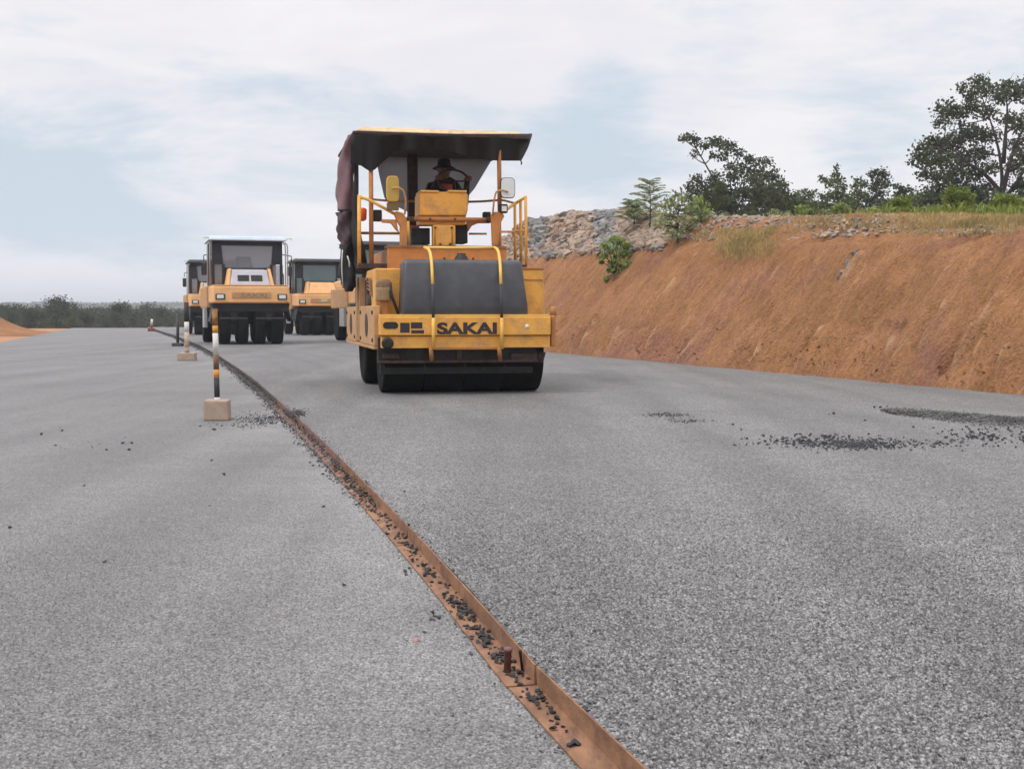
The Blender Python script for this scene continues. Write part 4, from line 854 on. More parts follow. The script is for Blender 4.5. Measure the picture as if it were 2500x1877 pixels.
    o = B('head_lamp', BLKM, 1221, 498, 1240, 520, DY+.02, .1, .01); a = L(1225, 503, DY+.015); b = L(1237, 516, DY+.015); mb = MB(); mb.box(a.x, b.x, DY+.012, DY+.03, b.z, a.z); mb.build('lens', LENS, o)
    B('number_plate', mat('plate_dull', (0.16, 0.12, 0.05), .7, .2, 9), 945, 494, 974, 514, DY+.02, .05)
    # seat and steering
    p = L(1085, 470, 2.3); mb = MB(); sz = z1+.62
    mb.box(p.x-.2, p.x+.2, 1.95, 2.42, sz-.13, sz); mb.build('seat', BLKM, e, .03)
    mb = MB(); mb.hexa([(p.x-.23, 2.40, sz-.02), (p.x+.23, 2.40, sz-.02), (p.x+.23, 2.5, sz-.02), (p.x-.23, 2.5, sz-.02)], [(p.x-.16, 2.48, sz+.3), (p.x+.16, 2.48, sz+.3), (p.x+.16, 2.54, sz+.3), (p.x-.16, 2.54, sz+.3)]); mb.build('seat_back', BLKM, e, .03)
    mb = MB(); mb.box(p.x-.1, p.x+.1, 2.05, 2.3, z1-.03, sz-.13); mb.build('seat_pillar', BLKM, e, .01)
    mb = MB(); c = Vector((p.x, 1.62, sz+.22)); rg = [c+Vector((.19*math.cos(t), .11*math.sin(t), .15*math.sin(t))) for t in [k*math.pi/12 for k in range(25)]]; mb.tube(rg, .013, 8); mb.tube([c, c+Vector((0, -.12, -.3))], .02, 8); mb.tube([c+Vector((-.19, 0, 0)), c+Vector((.19, 0, 0))], .01, 6); mb.build('steering_wheel', BLKM, e)
    return p.x, sz, c
seat_x, seat_z, wheel_c = near_roller()
# ------------------------------------------------------------------ operator
def operator():
    e = empty('person', O1, HEAD1); tag(e, 'person in dark clothes, wide brimmed hat and orange vest seated at the near roller controls', 'person')
    head = L(1082, 413, 2.2); hx = head.x; top = head.z
    hip = Vector((seat_x, 2.22, seat_z+.08)); neck = Vector((hx, 2.16, top-.17)); sh = neck-Vector((0, 0, .06))
    V = [hip, hip+Vector((0, .0, .14)), hip.lerp(sh, .6), sh, neck, Vector((hx, 2.15, top-.06)), Vector((hx, 2.14, top+.03))]
    Rd = [.15, .145, .155, .12, .055, .075, .08]; E = [(0, 1), (1, 2), (2, 3), (3, 4), (4, 5), (5, 6)]
    for sg in (-1, 1):
        b = len(V); V += [sh+Vector((sg*.17, 0, .0)), sh+Vector((sg*.25, -.08, -.25)), wheel_c+Vector((sg*.18, .05, .03))]; Rd += [.065, .05, .034]; E += [(3, b), (b, b+1), (b+1, b+2)]
        b = len(V); V += [hip+Vector((sg*.1, -.03, 0)), hip+Vector((sg*.13, -.42, .02)), hip+Vector((sg*.12, -.5, -.42)), hip+Vector((sg*.12, -.62, -.46))]; Rd += [.095, .07, .05, .04]; E += [(0, b), (b, b+1), (b+1, b+2), (b+2, b+3)]
    me = bpy.data.meshes.new('body'); me.from_pydata([tuple(v) for v in V], E, []); o = bpy.data.objects.new('body', me); COL.objects.link(o); o.parent = e
    s_ = o.modifiers.new('skin', 'SKIN'); q = o.modifiers.new('sub', 'SUBSURF'); q.levels = 2; q.render_levels = 2
    for i, r_ in enumerate(Rd): me.skin_vertices[0].data[i].radius = (r_, r_)
    me.skin_vertices[0].data[0].use_root = True; me.materials.append(CLOTH)
    hc = Vector((hx, 2.13, top-.01)); mb = MB()
    mb.lathe([(-.12, .035), (-.10, .058), (-.05, .076), (0, .082), (.05, .08), (.1, .05)], (hc.x, hc.y, hc.z), 'z', 18)
    mb.add([(hc.x-.012, hc.y-.08, hc.z-.03), (hc.x+.012, hc.y-.08, hc.z-.03), (hc.x, hc.y-.105, hc.z-.035), (hc.x, hc.y-.078, hc.z+.01)], [(0, 1, 2), (0, 2, 3), (1, 3, 2), (0, 3, 1)])
    fa = mb.build('face', SKIN, e)
    for sg in (-1, 1):
        mb = MB(); mb.lathe([(-.004, .006), (.004, .006)], (hc.x+sg*.03, hc.y-.077, hc.z+.0), 'y', 8); mb.build('eye', BLKM, fa)
        mb = MB(); mb.lathe([(-.008, .018), (.008, .02)], (hc.x+sg*.082, hc.y, hc.z-.01), 'x', 10); mb.build('ear', SKIN, fa)
        c = wheel_c+Vector((sg*.185, .03, .03)); mb = MB(); mb.tube([c+Vector((0, .05, 0)), c+Vector((0, .02, .01)), c+Vector((0, -.03, .012))], [.026, .036, .03], 10)
        for k in range(4):
            f0 = c+Vector((-.027+.018*k, -.03, .014)); mb.tube([f0, f0+Vector((0, -.03, .005)), f0+Vector((0, -.045, -.02)), f0+Vector((0, -.03, -.04))], [.009, .0085, .008, .007], 6)
        t0 = c+Vector((-sg*.034, 0, 0)); mb.tube([t0, t0+Vector((-sg*.02, -.02, -.01)), t0+Vector((-sg*.012, -.045, -.02))], [.011, .01, .008], 6); mb.build('hand', SKIN, e)
    mb = MB(); z = hc.z+.035
    mb.lathe([(0, .10), (-.025, .145), (-.035, .15), (-.03, .14), (.0, .088), (.03, .084), (.075, .078), (.095, .05), (.1, .01)], (hc.x, hc.y, z), 'z', 24); mb.build('brimmed_hat', CLOTH, e)
    mb = MB(); rows = []
    for j in range(7):
        t = j/6; zz = sh.z+.02-.36*t; rows.append([(hx+(-.075+.15*i/6)*(1+.3*t), 2.16-.135-.035*math.cos((i-3)/3*1.2)-.01*t, zz) for i in range(7)])
    mb.grid(rows); mb.build('vest', VEST, e, solid=.012)
operator()
# ------------------------------------------------------------------ rollers behind
def far_roller(px, py, head, label, style, roofm):
    O = on_ground(px, py, SLAB); e = empty('road_roller', O, head); tag(e, label, 'road roller', 'yellow road rollers on the fresh asphalt')
    def bx(name, m, a, bev=.015, parent=e): mb = MB(); mb.box(*a); return mb.build(name, m, parent, bev)
    w = .31
    for i in range(4):
        x = -.70+i*.475; mb = MB(); tyre(mb, (0, 0, 0), .51, w); o = mb.build('front_tyre', BLACK, e); o.location = (x, 0, .51)
        h = MB(); h.lathe([(-w*.38, .1), (-w*.42, .26), (w*.42, .26), (w*.38, .1)], (0, 0, 0), 'x', 20); h.build('wheel_hub', DGREY, o)
    for i in range(5):
        x = -.96+i*.47; mb = MB(); tyre(mb, (0, 0, 0), .51, w); o = mb.build('rear_tyre', BLACK, e); o.location = (x, 2.9, .51)
    for sx_ in (-.48, .48):   # fork housings that carry the tyre pairs
        mb = MB(); mb.prism([(sx_-.30, .62), (sx_+.30, .62), (sx_+.38, .98), (sx_-.38, .98)], -.36, .36); mb.build('wheel_fork', BLKM, e, .03)
        bx('scraper_bar', DGREY, (sx_-.37, sx_+.37, -.60, -.55, .70, .735), .004)
    mb = MB(); mb.prism([(-1.10, .62), (-1.02, .98), (-1.05, 1.12), (1.05, 1.12), (1.02, .98), (1.10, .62), (.98, .90), (-.98, .90)], -.42, .6); mb.build('wheel_arch', BLKM, e, .01)
    bx('chassis', BLKM, (-.95, .95, .55, 3.6, .55, 1.1))
    # front body
    mb = MB(); mb.hexa([(-1.05, -.55, 1.12), (1.05, -.55, 1.12), (1.06, .9, 1.12), (-1.06, .9, 1.12)], [(-1.03, -.50, 1.60), (1.03, -.50, 1.60), (1.06, .9, 1.60), (-1.06, .9, 1.60)]); mb.build('front_body', YELF, e, .05)
    bx('body_shelf', YELF, (-1.0, 1.0, -.49, .85, 1.60, 1.625), .01)
    bx('bumper_strip', ORG, (-1.0, 1.0, -.57, -.5, 1.13, 1.17), .01)
    bx('side_body', DSTY, (-1.12, 1.12, .9, 3.9, 1.0, 1.62), .04)
    bx('side_step', STEEL, (-1.17, -1.08, 1.1, 1.9, .45, 1.0), .01)
    bx('name_plate', DSTY, (-.52, .52, -.556, -.53, 1.26, 1.42), .006)
    if style != 'yellow': text_mesh('SAKAI', -.28, .42, 1.285, 1.40, -.5565, mat('faded_lettering', (0.28, 0.2, 0.13), .7, .1, 9), e, .03)
    else: bx('emblem', mat('pale_emblem', (0.5, .5, .36), .7, .1, 9), (-.12, .12, -.562, -.555, 1.3, 1.4), .003)
    for sg in (-1, 1):
        o = bx('head_lamp', DGREY, (sg*.83-.13, sg*.83+.13, -.575, -.50, 1.22, 1.38), .02); bx('lens', LENS, (sg*.83-.09, sg*.83+.09, -.585, -.57, 1.25, 1.35), .01, o)
        mb = MB(); mb.hexa([(sg*.60-.05, -.25, 1.62), (sg*.60+.05, -.25, 1.62), (sg*.60+.05, .5, 1.62), (sg*.60-.05, .5, 1.62)], [(sg*.53-.04, -.05, 2.08), (sg*.53+.04, -.05, 2.08), (sg*.53+.04, .5, 2.08), (sg*.53-.04, .5, 2.08)]); mb.build('hood_rim', YELF, e, .02)
    hm = GREYP if style != 'yellow' else YELF
    mb = MB(); mb.hexa([(-.55, -.28, 1.62), (.55, -.28, 1.62), (.55, .8, 1.62), (-.55, .8, 1.62)], [(-.48, -.04, 2.04), (.48, -.04, 2.04), (.48, .8, 2.10), (-.48, .8, 2.10)]); hd = mb.build('hood', hm, e, .04)
    if style != 'yellow':
        for sg in (-1, 1):
            mb = MB()
            yf = lambda z: -.28+.24*(z-1.62)/.42-.008
            mb.add([(sg*.18-.155, yf(1.73), 1.73), (sg*.18+.155, yf(1.73), 1.73), (sg*.18+.155, yf(1.90), 1.90), (sg*.18-.155, yf(1.90), 1.90), (sg*.18-.155, yf(1.73)+.06, 1.73), (sg*.18+.155, yf(1.73)+.06, 1.73), (sg*.18+.155, yf(1.90)+.06, 1.90), (sg*.18-.155, yf(1.90)+.06, 1.90)], [(0, 1, 2, 3), (7, 6, 5, 4), (0, 4, 5, 1), (1, 5, 6, 2), (2, 6, 7, 3), (3, 7, 4, 0)]); mb.build('grille', BLKM, hd)
    # cab
    cy0, cy1 = .55, 2.3
    for sg in (-1, 1):
        mb = MB(); a = .72 if style != 'yellow' else .66
        mb.prism([(sg*.97, 2.86), (sg*.97, 2.22), (sg*.66, 2.22), (sg*a, 2.86)][::sg], cy0, cy0+.08); mb.build('front_pillar', CABM, e, .01)
        bx('cab_corner', CABM, (min(sg*.90, sg*.98), max(sg*.90, sg*.98), cy0, cy0+.08, 1.6, 2.22), .01)
        bx('cab_corner', CABM, (min(sg*.62, sg*.70), max(sg*.62, sg*.70), cy0, cy0+.08, 1.6, 2.22), .01)
        bx('lower_window', GLASS if style != 'yellow' else GLASST, (min(sg*.70, sg*.90), max(sg*.70, sg*.90), cy0+.03, cy0+.04, 1.63, 2.2), 0)
        bx('rear_pillar', CABM, (min(sg*.9, sg*.98), max(sg*.9, sg*.98), cy1, cy1+.08, 1.6, 2.86), .01)
        for xx in (1.04, 1.10):
            mb = MB(); P = [(sg*xx*.93, cy0-.15, 2.83), (sg*xx, cy0-.15, 2.76), (sg*xx, cy0-.15, 1.62)]; mb.tube(smooth_path(P, .2), .018, 8); mb.build('grab_rail', STEEL if style != 'yellow' else DGREY, e)
        mx_ = sg*1.2; mb = MB(); mb.tube([(sg*.98, cy0, 2.5), (mx_, cy0-.2, 2.45), (mx_, cy0-.2, 2.3)], .014, 6); mb.build('mirror_arm', BLKM, e)
        if sg < 0 or style == 'yellow':
            if style == 'yellow': bx('mirror', CABM, (mx_-.11, mx_+.11, cy0-.24, cy0-.18, 2.30, 2.68), .04)
            else: bx('mirror', CABM, (mx_-.07, mx_+.07, cy0-.24, cy0-.18, 1.9, 2.25), .04)
    bx('cab_header', CABM, (-.97, .97, cy0, cy0+.09, 2.74, 2.87), .01)
    bx('windscreen', GLASS if style != 'yellow' else GLASST, (-.71, .71, cy0+.05, cy0+.06, 2.12, 2.74), 0)
    bx('cab_floor', CABM, (-.97, .97, cy0, cy1+.1, 1.5, 1.66))
    bx('dashboard', CABM, (-.62, .62, cy0+.09, cy0+.35, 1.66, 2.14), .03)
    mb = MB(); c = Vector((-.02, cy0+.3, 2.2)); mb.tube([c+Vector((.19*math.cos(t), .08*math.sin(t), .12*math.sin(t))) for t in [k*math.pi/10 for k in range(21)]], .02, 6); mb.prism([(-.2, 2.1), (.18, 2.1), (.1, 2.26), (-.12, 2.26)], cy0+.2, cy0+.3); mb.build('steering_console', CABM, e)
    bx('seat', CABM, (-.25, .25, cy0+.8, cy0+1.3, 1.9, 2.05), .04); bx('seat_back', CABM, (-.22, .22, cy0+1.25, cy0+1.35, 2.05, 2.5), .04); bx('seat_base', CABM, (-.15, .15, cy0+.9, cy0+1.2, 1.66, 1.9))
    bx('rear_window', GLASS, (-.9, .9, cy1+.03, cy1+.04, 1.66, 2.86), 0)
    mb = MB(); mb.hexa([(-1.08, cy0-.3, 2.87), (1.08, cy0-.3, 2.87), (1.08, cy1+.3, 2.87), (-1.08, cy1+.3, 2.87)], [(-1.02, cy0-.22, 2.99), (1.02, cy0-.22, 2.99), (1.02, cy1+.22, 2.99), (-1.02, cy1+.22, 2.99)]); mb.build('roof', roofm, e, .04)
    for sg in (-1, 1): mb = MB(); mb.tube([(sg*1.05, cy0-.2, 2.93), (sg*1.18, cy0-.25, 2.95), (sg*1.2, cy0-.25, 2.9)], .018, 6); mb.build('roof_hook', WHITEP, e)
    bx('rear_hood', YELF, (-.9, .9, 2.6, 4.3, 1.62, 1.9), .06)
    mb = MB(); mb.tube([(.9, -.3, 1.6), (.9, -.3, 1.86), (.88, -.3, 1.95)], .015, 6); mb.build('marker_rod', BLKM, e)
    return e
HR = THETA+R(0.5)
far_roller(611, 840, HR, 'road roller with pale blue roof and grey hood, facing the camera behind the striped post', 'grey', ROOFB)
far_roller(529, 817, HR, 'road roller mostly hidden behind the one with the pale blue roof, leftmost of all', 'grey', DGREY)
far_roller(787, 818, HR, 'road roller with teal windscreen and dark flat roof, left of the near roller', 'yellow', DGREY)
far_roller(950, 835, HR, 'road roller mostly hidden behind the large near roller, seen past its left side', 'yellow', DGREY)
# ------------------------------------------------------------------ vegetation
def leaves(C, size, aspect=1.0, up=0.0, rg=rng, droop=None):
    """quads (rhombi) at centres C, sizes per leaf"""
    n = len(C); a = rg.normal(size=(n, 3)); a[:, 2] *= (1-up*0.8)
    if droop is not None: a = a*0.4+droop
    a /= np.linalg.norm(a, axis=1)[:, None]+1e-9
    b = rg.normal(size=(n, 3)); b -= (a*b).sum(1)[:, None]*a; b /= np.linalg.norm(b, axis=1)[:, None]+1e-9
    s_ = np.asarray(size).reshape(-1, 1); w = s_/aspect
    V = np.stack([C-a*s_, C-b*w, C+a*s_, C+b*w], 1).reshape(-1, 3)
    F = np.arange(4*n).reshape(-1, 4); return V, F
def clump_pts(c, r, n, rg=rng, shell=0.55):
    v = rg.normal(size=(n, 3)); v /= np.linalg.norm(v, axis=1)[:, None]; q = r*(shell+(1-shell)*rg.random(n))**0.8*rg.uniform(.35, 1.15, n)
    v = v*q[:, None]; v[:, 2] *= 0.7; return np.array(c)+v
LEAFK = 0.5
def tree(name, base, stems, clumps, leaf, m, label, cat, group=None, trunk_r=.18, dens=60, asp=1.3, twigs=True):
    """base world; stems: list of polylines (local); clumps: (x,y,z,r) local"""
    e = empty(name, base); tag(e, label, cat, group)
    mb = MB(); sp2 = []
    for k, st in enumerate(stems):
        r0 = trunk_r*(1 if k == 0 else .6); n = len(st); P = smooth_path(st, .3, 2) if n > 2 else st
        mb.tube(P, [r0*(1-.8*i/(len(P)-1)) for i in range(len(P))], 7)
        for i in range(len(P)-1):
            for t in (0, .25, .5, .75): sp2.append((Vector(P[i]).lerp(Vector(P[i+1]), t), r0*(1-.8*i/(len(P)-1))))
    for c in clumps:
        cv = Vector(c[:3]); best = min(sp2, key=lambda q: (q[0]-cv).length+(4 if q[0].z > cv.z-.3*c[3] else 0)); a = best[0]
        if (cv-a).length > .25*c[3] and twigs:
            midp = a.lerp(cv, .5)+Vector((random.uniform(-.1, .1), random.uniform(-.1, .1), random.uniform(-.15, .1)))*(cv-a).length
            mb.tube(arc(a, midp, cv, 4), [min(best[1]*.6, trunk_r*.3)*(1-.17*i)+.006 for i in range(5)], 5)
            for q in range(3):
                tip = cv+Vector((random.gauss(0, 1), random.gauss(0, 1), random.gauss(.3, .7)))*c[3]*.6; mb.tube([cv, tip], [trunk_r*.08+.006, .005], 4, False)
    mb.build('trunk', BARK, e)
    lf = leaf*LEAFK; C = np.vstack([clump_pts(c[:3], c[3]*1.35, int(dens*1.35*(c[3]/lf)**2/14)+10) for c in clumps]); C = C+rng.normal(size=C.shape)*leaf*.5; V, F = leaves(C, lf*rng.uniform(.55, 1.35, len(C)), asp)
    raw_mesh('crown', V, F, m, e); return e
def plateau_at(px, extra, square=False):
    # the point behind the crest along this picture column, standing on the ground there
    d = ray(px, 600); d = Vector((d.x, d.y, 0)).normalized(); a = 3.0
    while a < 200:
        u, s_ = US(d*a)
        if u >= float(np.interp(s_, cs, ch))/TANA: break
        a += .1
    if square: extra = extra/max(.2, d.dot(RP))
    p = d*(a+extra); u, s_ = US(p); return Vector((p.x, p.y, SLAB+float(hill(u, s_) if u < 9 else np.interp(s_, cs, ch))))
def px_local(px, py, base, dy=0.0):
    return at_depth(px, py, base.y+dy)-base
# big tree at the right
b1 = plateau_at(2445, 36); print('big tree', b1)
CL = [(2390, 205, 22), (2410, 222, 18), (2350, 215, 12), (2368, 235, 14), (2455, 215, 24), (2490, 225, 28), (2530, 220, 30), (2440, 240, 18), (2310, 268, 24), (2340, 275, 22), (2375, 262, 20), (2410, 275, 20), (2300, 300, 16), (2275, 345, 18), (2255, 365, 20), (2290, 360, 24), (2325, 345, 26), (2360, 325, 24), (2395, 330, 24), (2240, 385, 14), (2228, 402, 7), (2270, 395, 24), (2310, 395, 26), (2350, 385, 26), (2390, 375, 24), (2425, 330, 18), (2260, 425, 16), (2300, 435, 24), (2340, 430, 26), (2380, 420, 24), (2420, 410, 16), (2460, 290, 20), (2495, 300, 26), (2480, 350, 22), (2500, 385, 26), (2475, 410, 18), (2520, 430, 28), (2545, 320, 36), (2550, 380, 36), (2285, 470, 26), (2330, 470, 26), (2370, 460, 22), (2410, 460, 18), (2490, 455, 22), (2540, 480, 30), (2260, 500, 22), (2300, 510, 28), (2350, 510, 28), (2400, 505, 24), (2450, 500, 22), (2500, 505, 30), (2600, 300, 50), (2600, 400, 50), (2590, 470, 50), (2575, 245, 34)]
k1 = b1.y/FPX
cl = [(*px_local(x, y, b1, random.uniform(-2.2, 2.2)), r_*k1*1.2) for x, y, r_ in CL]
P = lambda x, y, dy=0: px_local(x, y, b1, dy)
stems = [[Vector((0, 0, -.1)), P(2440, 500), P(2455, 440), P(2470, 380), P(2490, 330), P(2530, 260)], [P(2440, 500), P(2448, 440, .3), P(2440, 370, .3), P(2420, 300, .2), P(2395, 230)], [P(2444, 470), P(2400, 420, -.5), P(2350, 390, -.8), P(2290, 370, -1)], [P(2440, 500), P(2480, 450, .5), P(2510, 400, .6), P(2570, 340, .6)], [P(2440, 520), P(2380, 480, -.8), P(2320, 450, -1)], [P(2450, 400), P(2455, 330), P(2460, 270), P(2455, 225)]]
tree('broadleaf_tree', b1, stems, cl, .13, LF_DARK, 'tallest dark leafy tree with bare forking limbs at the right edge', 'tree', trunk_r=.15, dens=62)
# medium dark tree
SCK = 1.0
def pxtree(name, px, extra, CL, leaf, m, label, group=None, stemtop=None, tr=.07, dens=60, dj=1.0, asp=1.3, cat='tree'):
    b = plateau_at(px, extra); k = b.y/FPX
    cl = [(*px_local(x, y, b, random.uniform(-dj, dj)), r_*k) for x, y, r_ in CL]
    q = lambda x, y, dy=0: px_local(x, y, b, dy)
    tops = stemtop or [(px, min(c[1] for c in CL)+10)]
    yb_ = max(c[1] for c in CL)
    st = [[Vector((0, 0, -.1)), q(px, yb_), q(px*.6+tx*.4, yb_*.6+ty*.4, random.uniform(-.3, .3)), q(tx, ty)] for tx, ty in tops]
    return tree(name, b, st, cl, leaf, m, label, cat, group, tr, dens, asp)
pxtree('broadleaf_tree', 1790, 26, [(1683, 335, 12), (1700, 345, 12), (1668, 338, 8), (1720, 355, 12), (1740, 345, 14), (1760, 352, 18), (1780, 360, 18), (1805, 375, 14), (1700, 372, 7), (1690, 380, 6), (1760, 385, 14), (1740, 378, 10), (1830, 388, 14), (1855, 400, 16), (1875, 395, 12), (1820, 410, 20), (1785, 405, 14), (1790, 430, 22), (1745, 435, 20), (1700, 440, 16), (1840, 430, 26), (1880, 430, 24), (1900, 455, 24), (1715, 465, 22), (1760, 465, 28), (1810, 470, 30), (1860, 475, 30), (1905, 490, 26), (1720, 500, 26), (1770, 505, 30), (1830, 510, 30), (1885, 515, 28), (1930, 505, 22), (1925, 480, 14), (1680, 455, 10), (1700, 520, 20)], .12, LF_DARK,
       'dark leafy tree with a flat branch reaching left, above the middle of the bank', stemtop=[(1690, 345), (1775, 365), (1860, 410), (1740, 420)], tr=.10, dj=1.6)
pxtree('slender_tree', 2045, 32, [(2043, 410, 8), (2040, 425, 11), (2048, 440, 13), (2030, 448, 14), (2055, 458, 14), (2015, 440, 10), (2006, 435, 6), (2040, 475, 20), (2015, 480, 16), (2065, 480, 14), (2035, 505, 24), (2000, 510, 18), (2070, 510, 18)], .11, LF_MID, 'slender pointed tree, left of the pair of small trees behind the bank', dj=.8)
pxtree('round_topped_tree', 2140, 30, [(2130, 425, 12), (2148, 422, 14), (2162, 428, 12), (2140, 442, 16), (2160, 448, 14), (2130, 458, 14), (2150, 470, 18), (2130, 490, 18), (2158, 500, 20), (2135, 515, 20)], .11, LF_DARK, 'small round topped dark tree, right of the pointed one', dj=.8)
pxtree('small_tree', 2095, 34, [(2095, 440, 10), (2105, 450, 12), (2085, 455, 10), (2095, 470, 16), (2110, 480, 14), (2090, 495, 18), (2100, 515, 18)], .11, LF_MID, 'small tree squeezed between the pointed tree and the round topped tree', dj=.6)
pxtree('small_tree', 2205, 34, [(2190, 455, 8), (2205, 462, 12), (2222, 465, 12), (2195, 475, 14), (2215, 485, 16), (2240, 480, 12), (2195, 500, 16), (2225, 505, 18)], .11, LF_DARK, 'low bushy tree just left of the tallest tree', dj=.8)
pxtree('small_tree', 1965, 40, [(1945, 475, 10), (1962, 468, 10), (1975, 478, 12), (1988, 468, 8), (1950, 490, 16), (1980, 495, 16), (1965, 515, 20)], .11, LF_MID, 'low tree right of the tree with the flat branch', dj=.8)
for i, (px, ytop, w_, ex_, n_) in enumerate([(2270, 470, 34, 33, 26), (2330, 462, 36, 32, 30), (2395, 465, 36, 34, 30), (2460, 462, 36, 32, 30), (2520, 462, 36, 33, 30), (2232, 484, 28, 31, 30), (1940, 486, 28, 30, 30), (1995, 488, 32, 31, 34), (2070, 486, 32, 30, 34), (2120, 488, 26, 31, 28), (2180, 484, 30, 30, 32), (1705, 455, 26, 25, 20), (1760, 440, 34, 25, 26), (1830, 440, 34, 25, 26), (1895, 455, 26, 25, 20)]):
    pxtree('undergrowth_bush', px, ex_, [(px+random.gauss(0, w_*.5), ytop+random.random()**.7*(566-ytop), random.uniform(13, 21)) for _ in range(n_)], .11, LF_DARK if (i % 3 and not 5 <= i <= 10) else LF_MID, 'dark undergrowth bush merging with its neighbours below the tree crowns', 'dark undergrowth bushes below the trees', tr=.03, dj=1.0, cat='bush')
# low green band of scrub behind the berm
for i, (px, w_, h_) in enumerate([(1740, 34, 16), (1850, 34, 16), (1920, 36, 24), (1985, 34, 30), (2020, 30, 26), (2060, 30, 26), (2125, 30, 30), (2160, 28, 34), (2270, 30, 34), (2200, 26, 34), (2400, 30, 36), (2240, 26, 30)]):
    b = plateau_at(px, 9+random.random()*3); CLb = [(px+random.uniform(-w_, w_), 552-random.random()*(h_+12), random.uniform(7, 13)) for _ in range(20)]
    pxtree('scrub_bush', px, 9+(i % 3), CLb, .055, LF_MID if i % 2 else LF_GRY, 'low green scrub bush in the band below the trees', 'scrub bushes below the trees', tr=.02, dj=.7, cat='bush')
# shrubs with upright leafy shoots
def shoots(name, px, extra, h_px, w_px, n, leaf, m, label, cat='shrub', group=None, base=None, lpn=26, asp=3.2, spread=.35, bend=.2):
    b = base or plateau_at(px, extra); k = b.y/FPX; e = empty(name, b); tag(e, label, cat, group)
    mb = MB(); Cs, Ds = [], []
    for i in range(n):
        hh = h_px*k*random.uniform(.55, 1.0); a = random.uniform(0, 6.28); rr = w_px*k*random.random()**.6
        r0 = Vector((math.cos(a)*rr*.35, math.sin(a)*rr*.35, -.04)); tip = Vector((math.cos(a)*rr*.5, math.sin(a)*rr*.5, hh*(1-spread*(rr/(w_px*k))**2)))
        tip += Vector((math.cos(a), math.sin(a), 0))*bend*hh*random.random(); P = arc(r0, r0.lerp(tip, .5)+Vector((0, 0, hh*.12)), tip, 6); mb.tube(P, [.008*(1-i2/8) for i2 in range(7)], 5)
        for q in range(lpn):
            t = .15+.85*(q/lpn); f = t*6; j = min(5, int(f)); c = P[j].lerp(P[j+1], f-j); an = q*2.4
            dr = Vector((math.cos(an), math.sin(an), .45)); dr.normalize(); Cs.append(c+dr*leaf*.85); Ds.append(dr*1.6)
    mb.build('stem', BARK, e); V, F = leaves(np.array([tuple(c) for c in Cs]), leaf*rng.uniform(.7, 1.2, len(Cs)), asp, droop=np.array([tuple(d) for d in Ds])); raw_mesh('foliage', V, F, m, e); return e
shoots('bushy_shrub', 2335, 3.6, 78, 62, 46, .055, LF_BRI, 'bright green leafy shrub on the berm in front of the tallest tree')
shoots('bushy_shrub', 2455, 3.8, 70, 60, 40, .055, LF_BRI, 'bright green shrub at the right frame edge, rightmost of the bright ones')
shoots('bushy_shrub', 2200, 3.6, 62, 34, 24, .05, LF_BRI, 'small bright green shrub, leftmost of the bright ones on the berm')
shoots('young_shrub', 2050, 4, 40, 30, 16, .05, LF_YOUNG, 'low green shrub on the berm below the pointed tree')
shoots('young_shrub', 1960, 4, 30, 40, 16, .05, LF_YOUNG, 'low weeds on the berm right of the rubble')
pxtree('leafy_shrub', 1655, .4, [(1655, 475, 8), (1640, 490, 9), (1665, 488, 10), (1690, 500, 9), (1625, 505, 9), (1650, 508, 12), (1675, 512, 12), (1700, 515, 9), (1712, 528, 8), (1615, 525, 10), (1640, 530, 13), (1668, 535, 13), (1692, 538, 11), (1605, 545, 9), (1628, 552, 12), (1655, 558, 12), (1680, 560, 10), (1640, 572, 9), (1700, 555, 8), (1660, 575, 8)], .10, LF_GRY, 'broad grey green shrub at the top of the bank beside the rubble heap', tr=.03, dj=.6, cat='shrub', dens=120, asp=2.2)
pxtree('leafy_shrub', 1712, 2.2, [(1705, 490, 9), (1720, 500, 10), (1698, 508, 10), (1715, 515, 10), (1728, 520, 8), (1705, 530, 10)], .09, LF_YOUNG, 'small fresh green shrub behind the right side of the broad grey green one', tr=.02, dj=.4, cat='shrub', dens=110, asp=2.2)
# feathery young plants
def feather(px, pyb, pyt, label, w=.42, lean=0):
    b = plateau_at(px, .6, True); k = b.y/FPX; top = px_local(px+lean, pyt, b); e = empty('feathery_plant', b); tag(e, label, 'plant')
    mb = MB(); P = arc(Vector((0, 0, -.05)), top*.5+Vector((.05, 0, 0)), top, 10); mb.tube(P, [.02*(1-i/13) for i in range(11)], 6)
    Cs, Ds = [], []
    for i in range(18):
        t = .3+.68*i/17; f = t*10; j = min(9, int(f)); c = P[j].lerp(P[j+1], f-j); an = i*2.4; ln = w*(1.1-t*.85)*1.25
        for sg in (0, math.pi):
            ln *= 1.0; d = Vector((math.cos(an+sg), math.sin(an+sg)*.9, .45)); e1 = c+d*ln; F_ = arc(c, c+d*ln*.6+Vector((0, 0, .1*ln)), e1-Vector((0, 0, .15*ln)), 8); mb.tube(F_, .004, 4, False)
            for q in range(1, 9):
                for s2 in (-1, 1):
                    sd = d.cross(Vector((0, 0, 1))).normalized()*s2; ld = (sd+d*.5+Vector((0, 0, -.25))).normalized(); Cs.append(F_[q]+ld*.05); Ds.append(ld*3)
    mb.build('stem', BARK, e); V, F = leaves(np.array([tuple(c) for c in Cs]), 0.075*rng.uniform(.8, 1.2, len(Cs)), 5, droop=np.array([tuple(d) for d in Ds])); raw_mesh('foliage', V, F, LF_GRY, e)
feather(1585, 560, 440, 'tall feathery young plant against the sky, the taller of two', .62)
feather(1548, 560, 490, 'short feathery young plant left of the tall one', .5, -6)
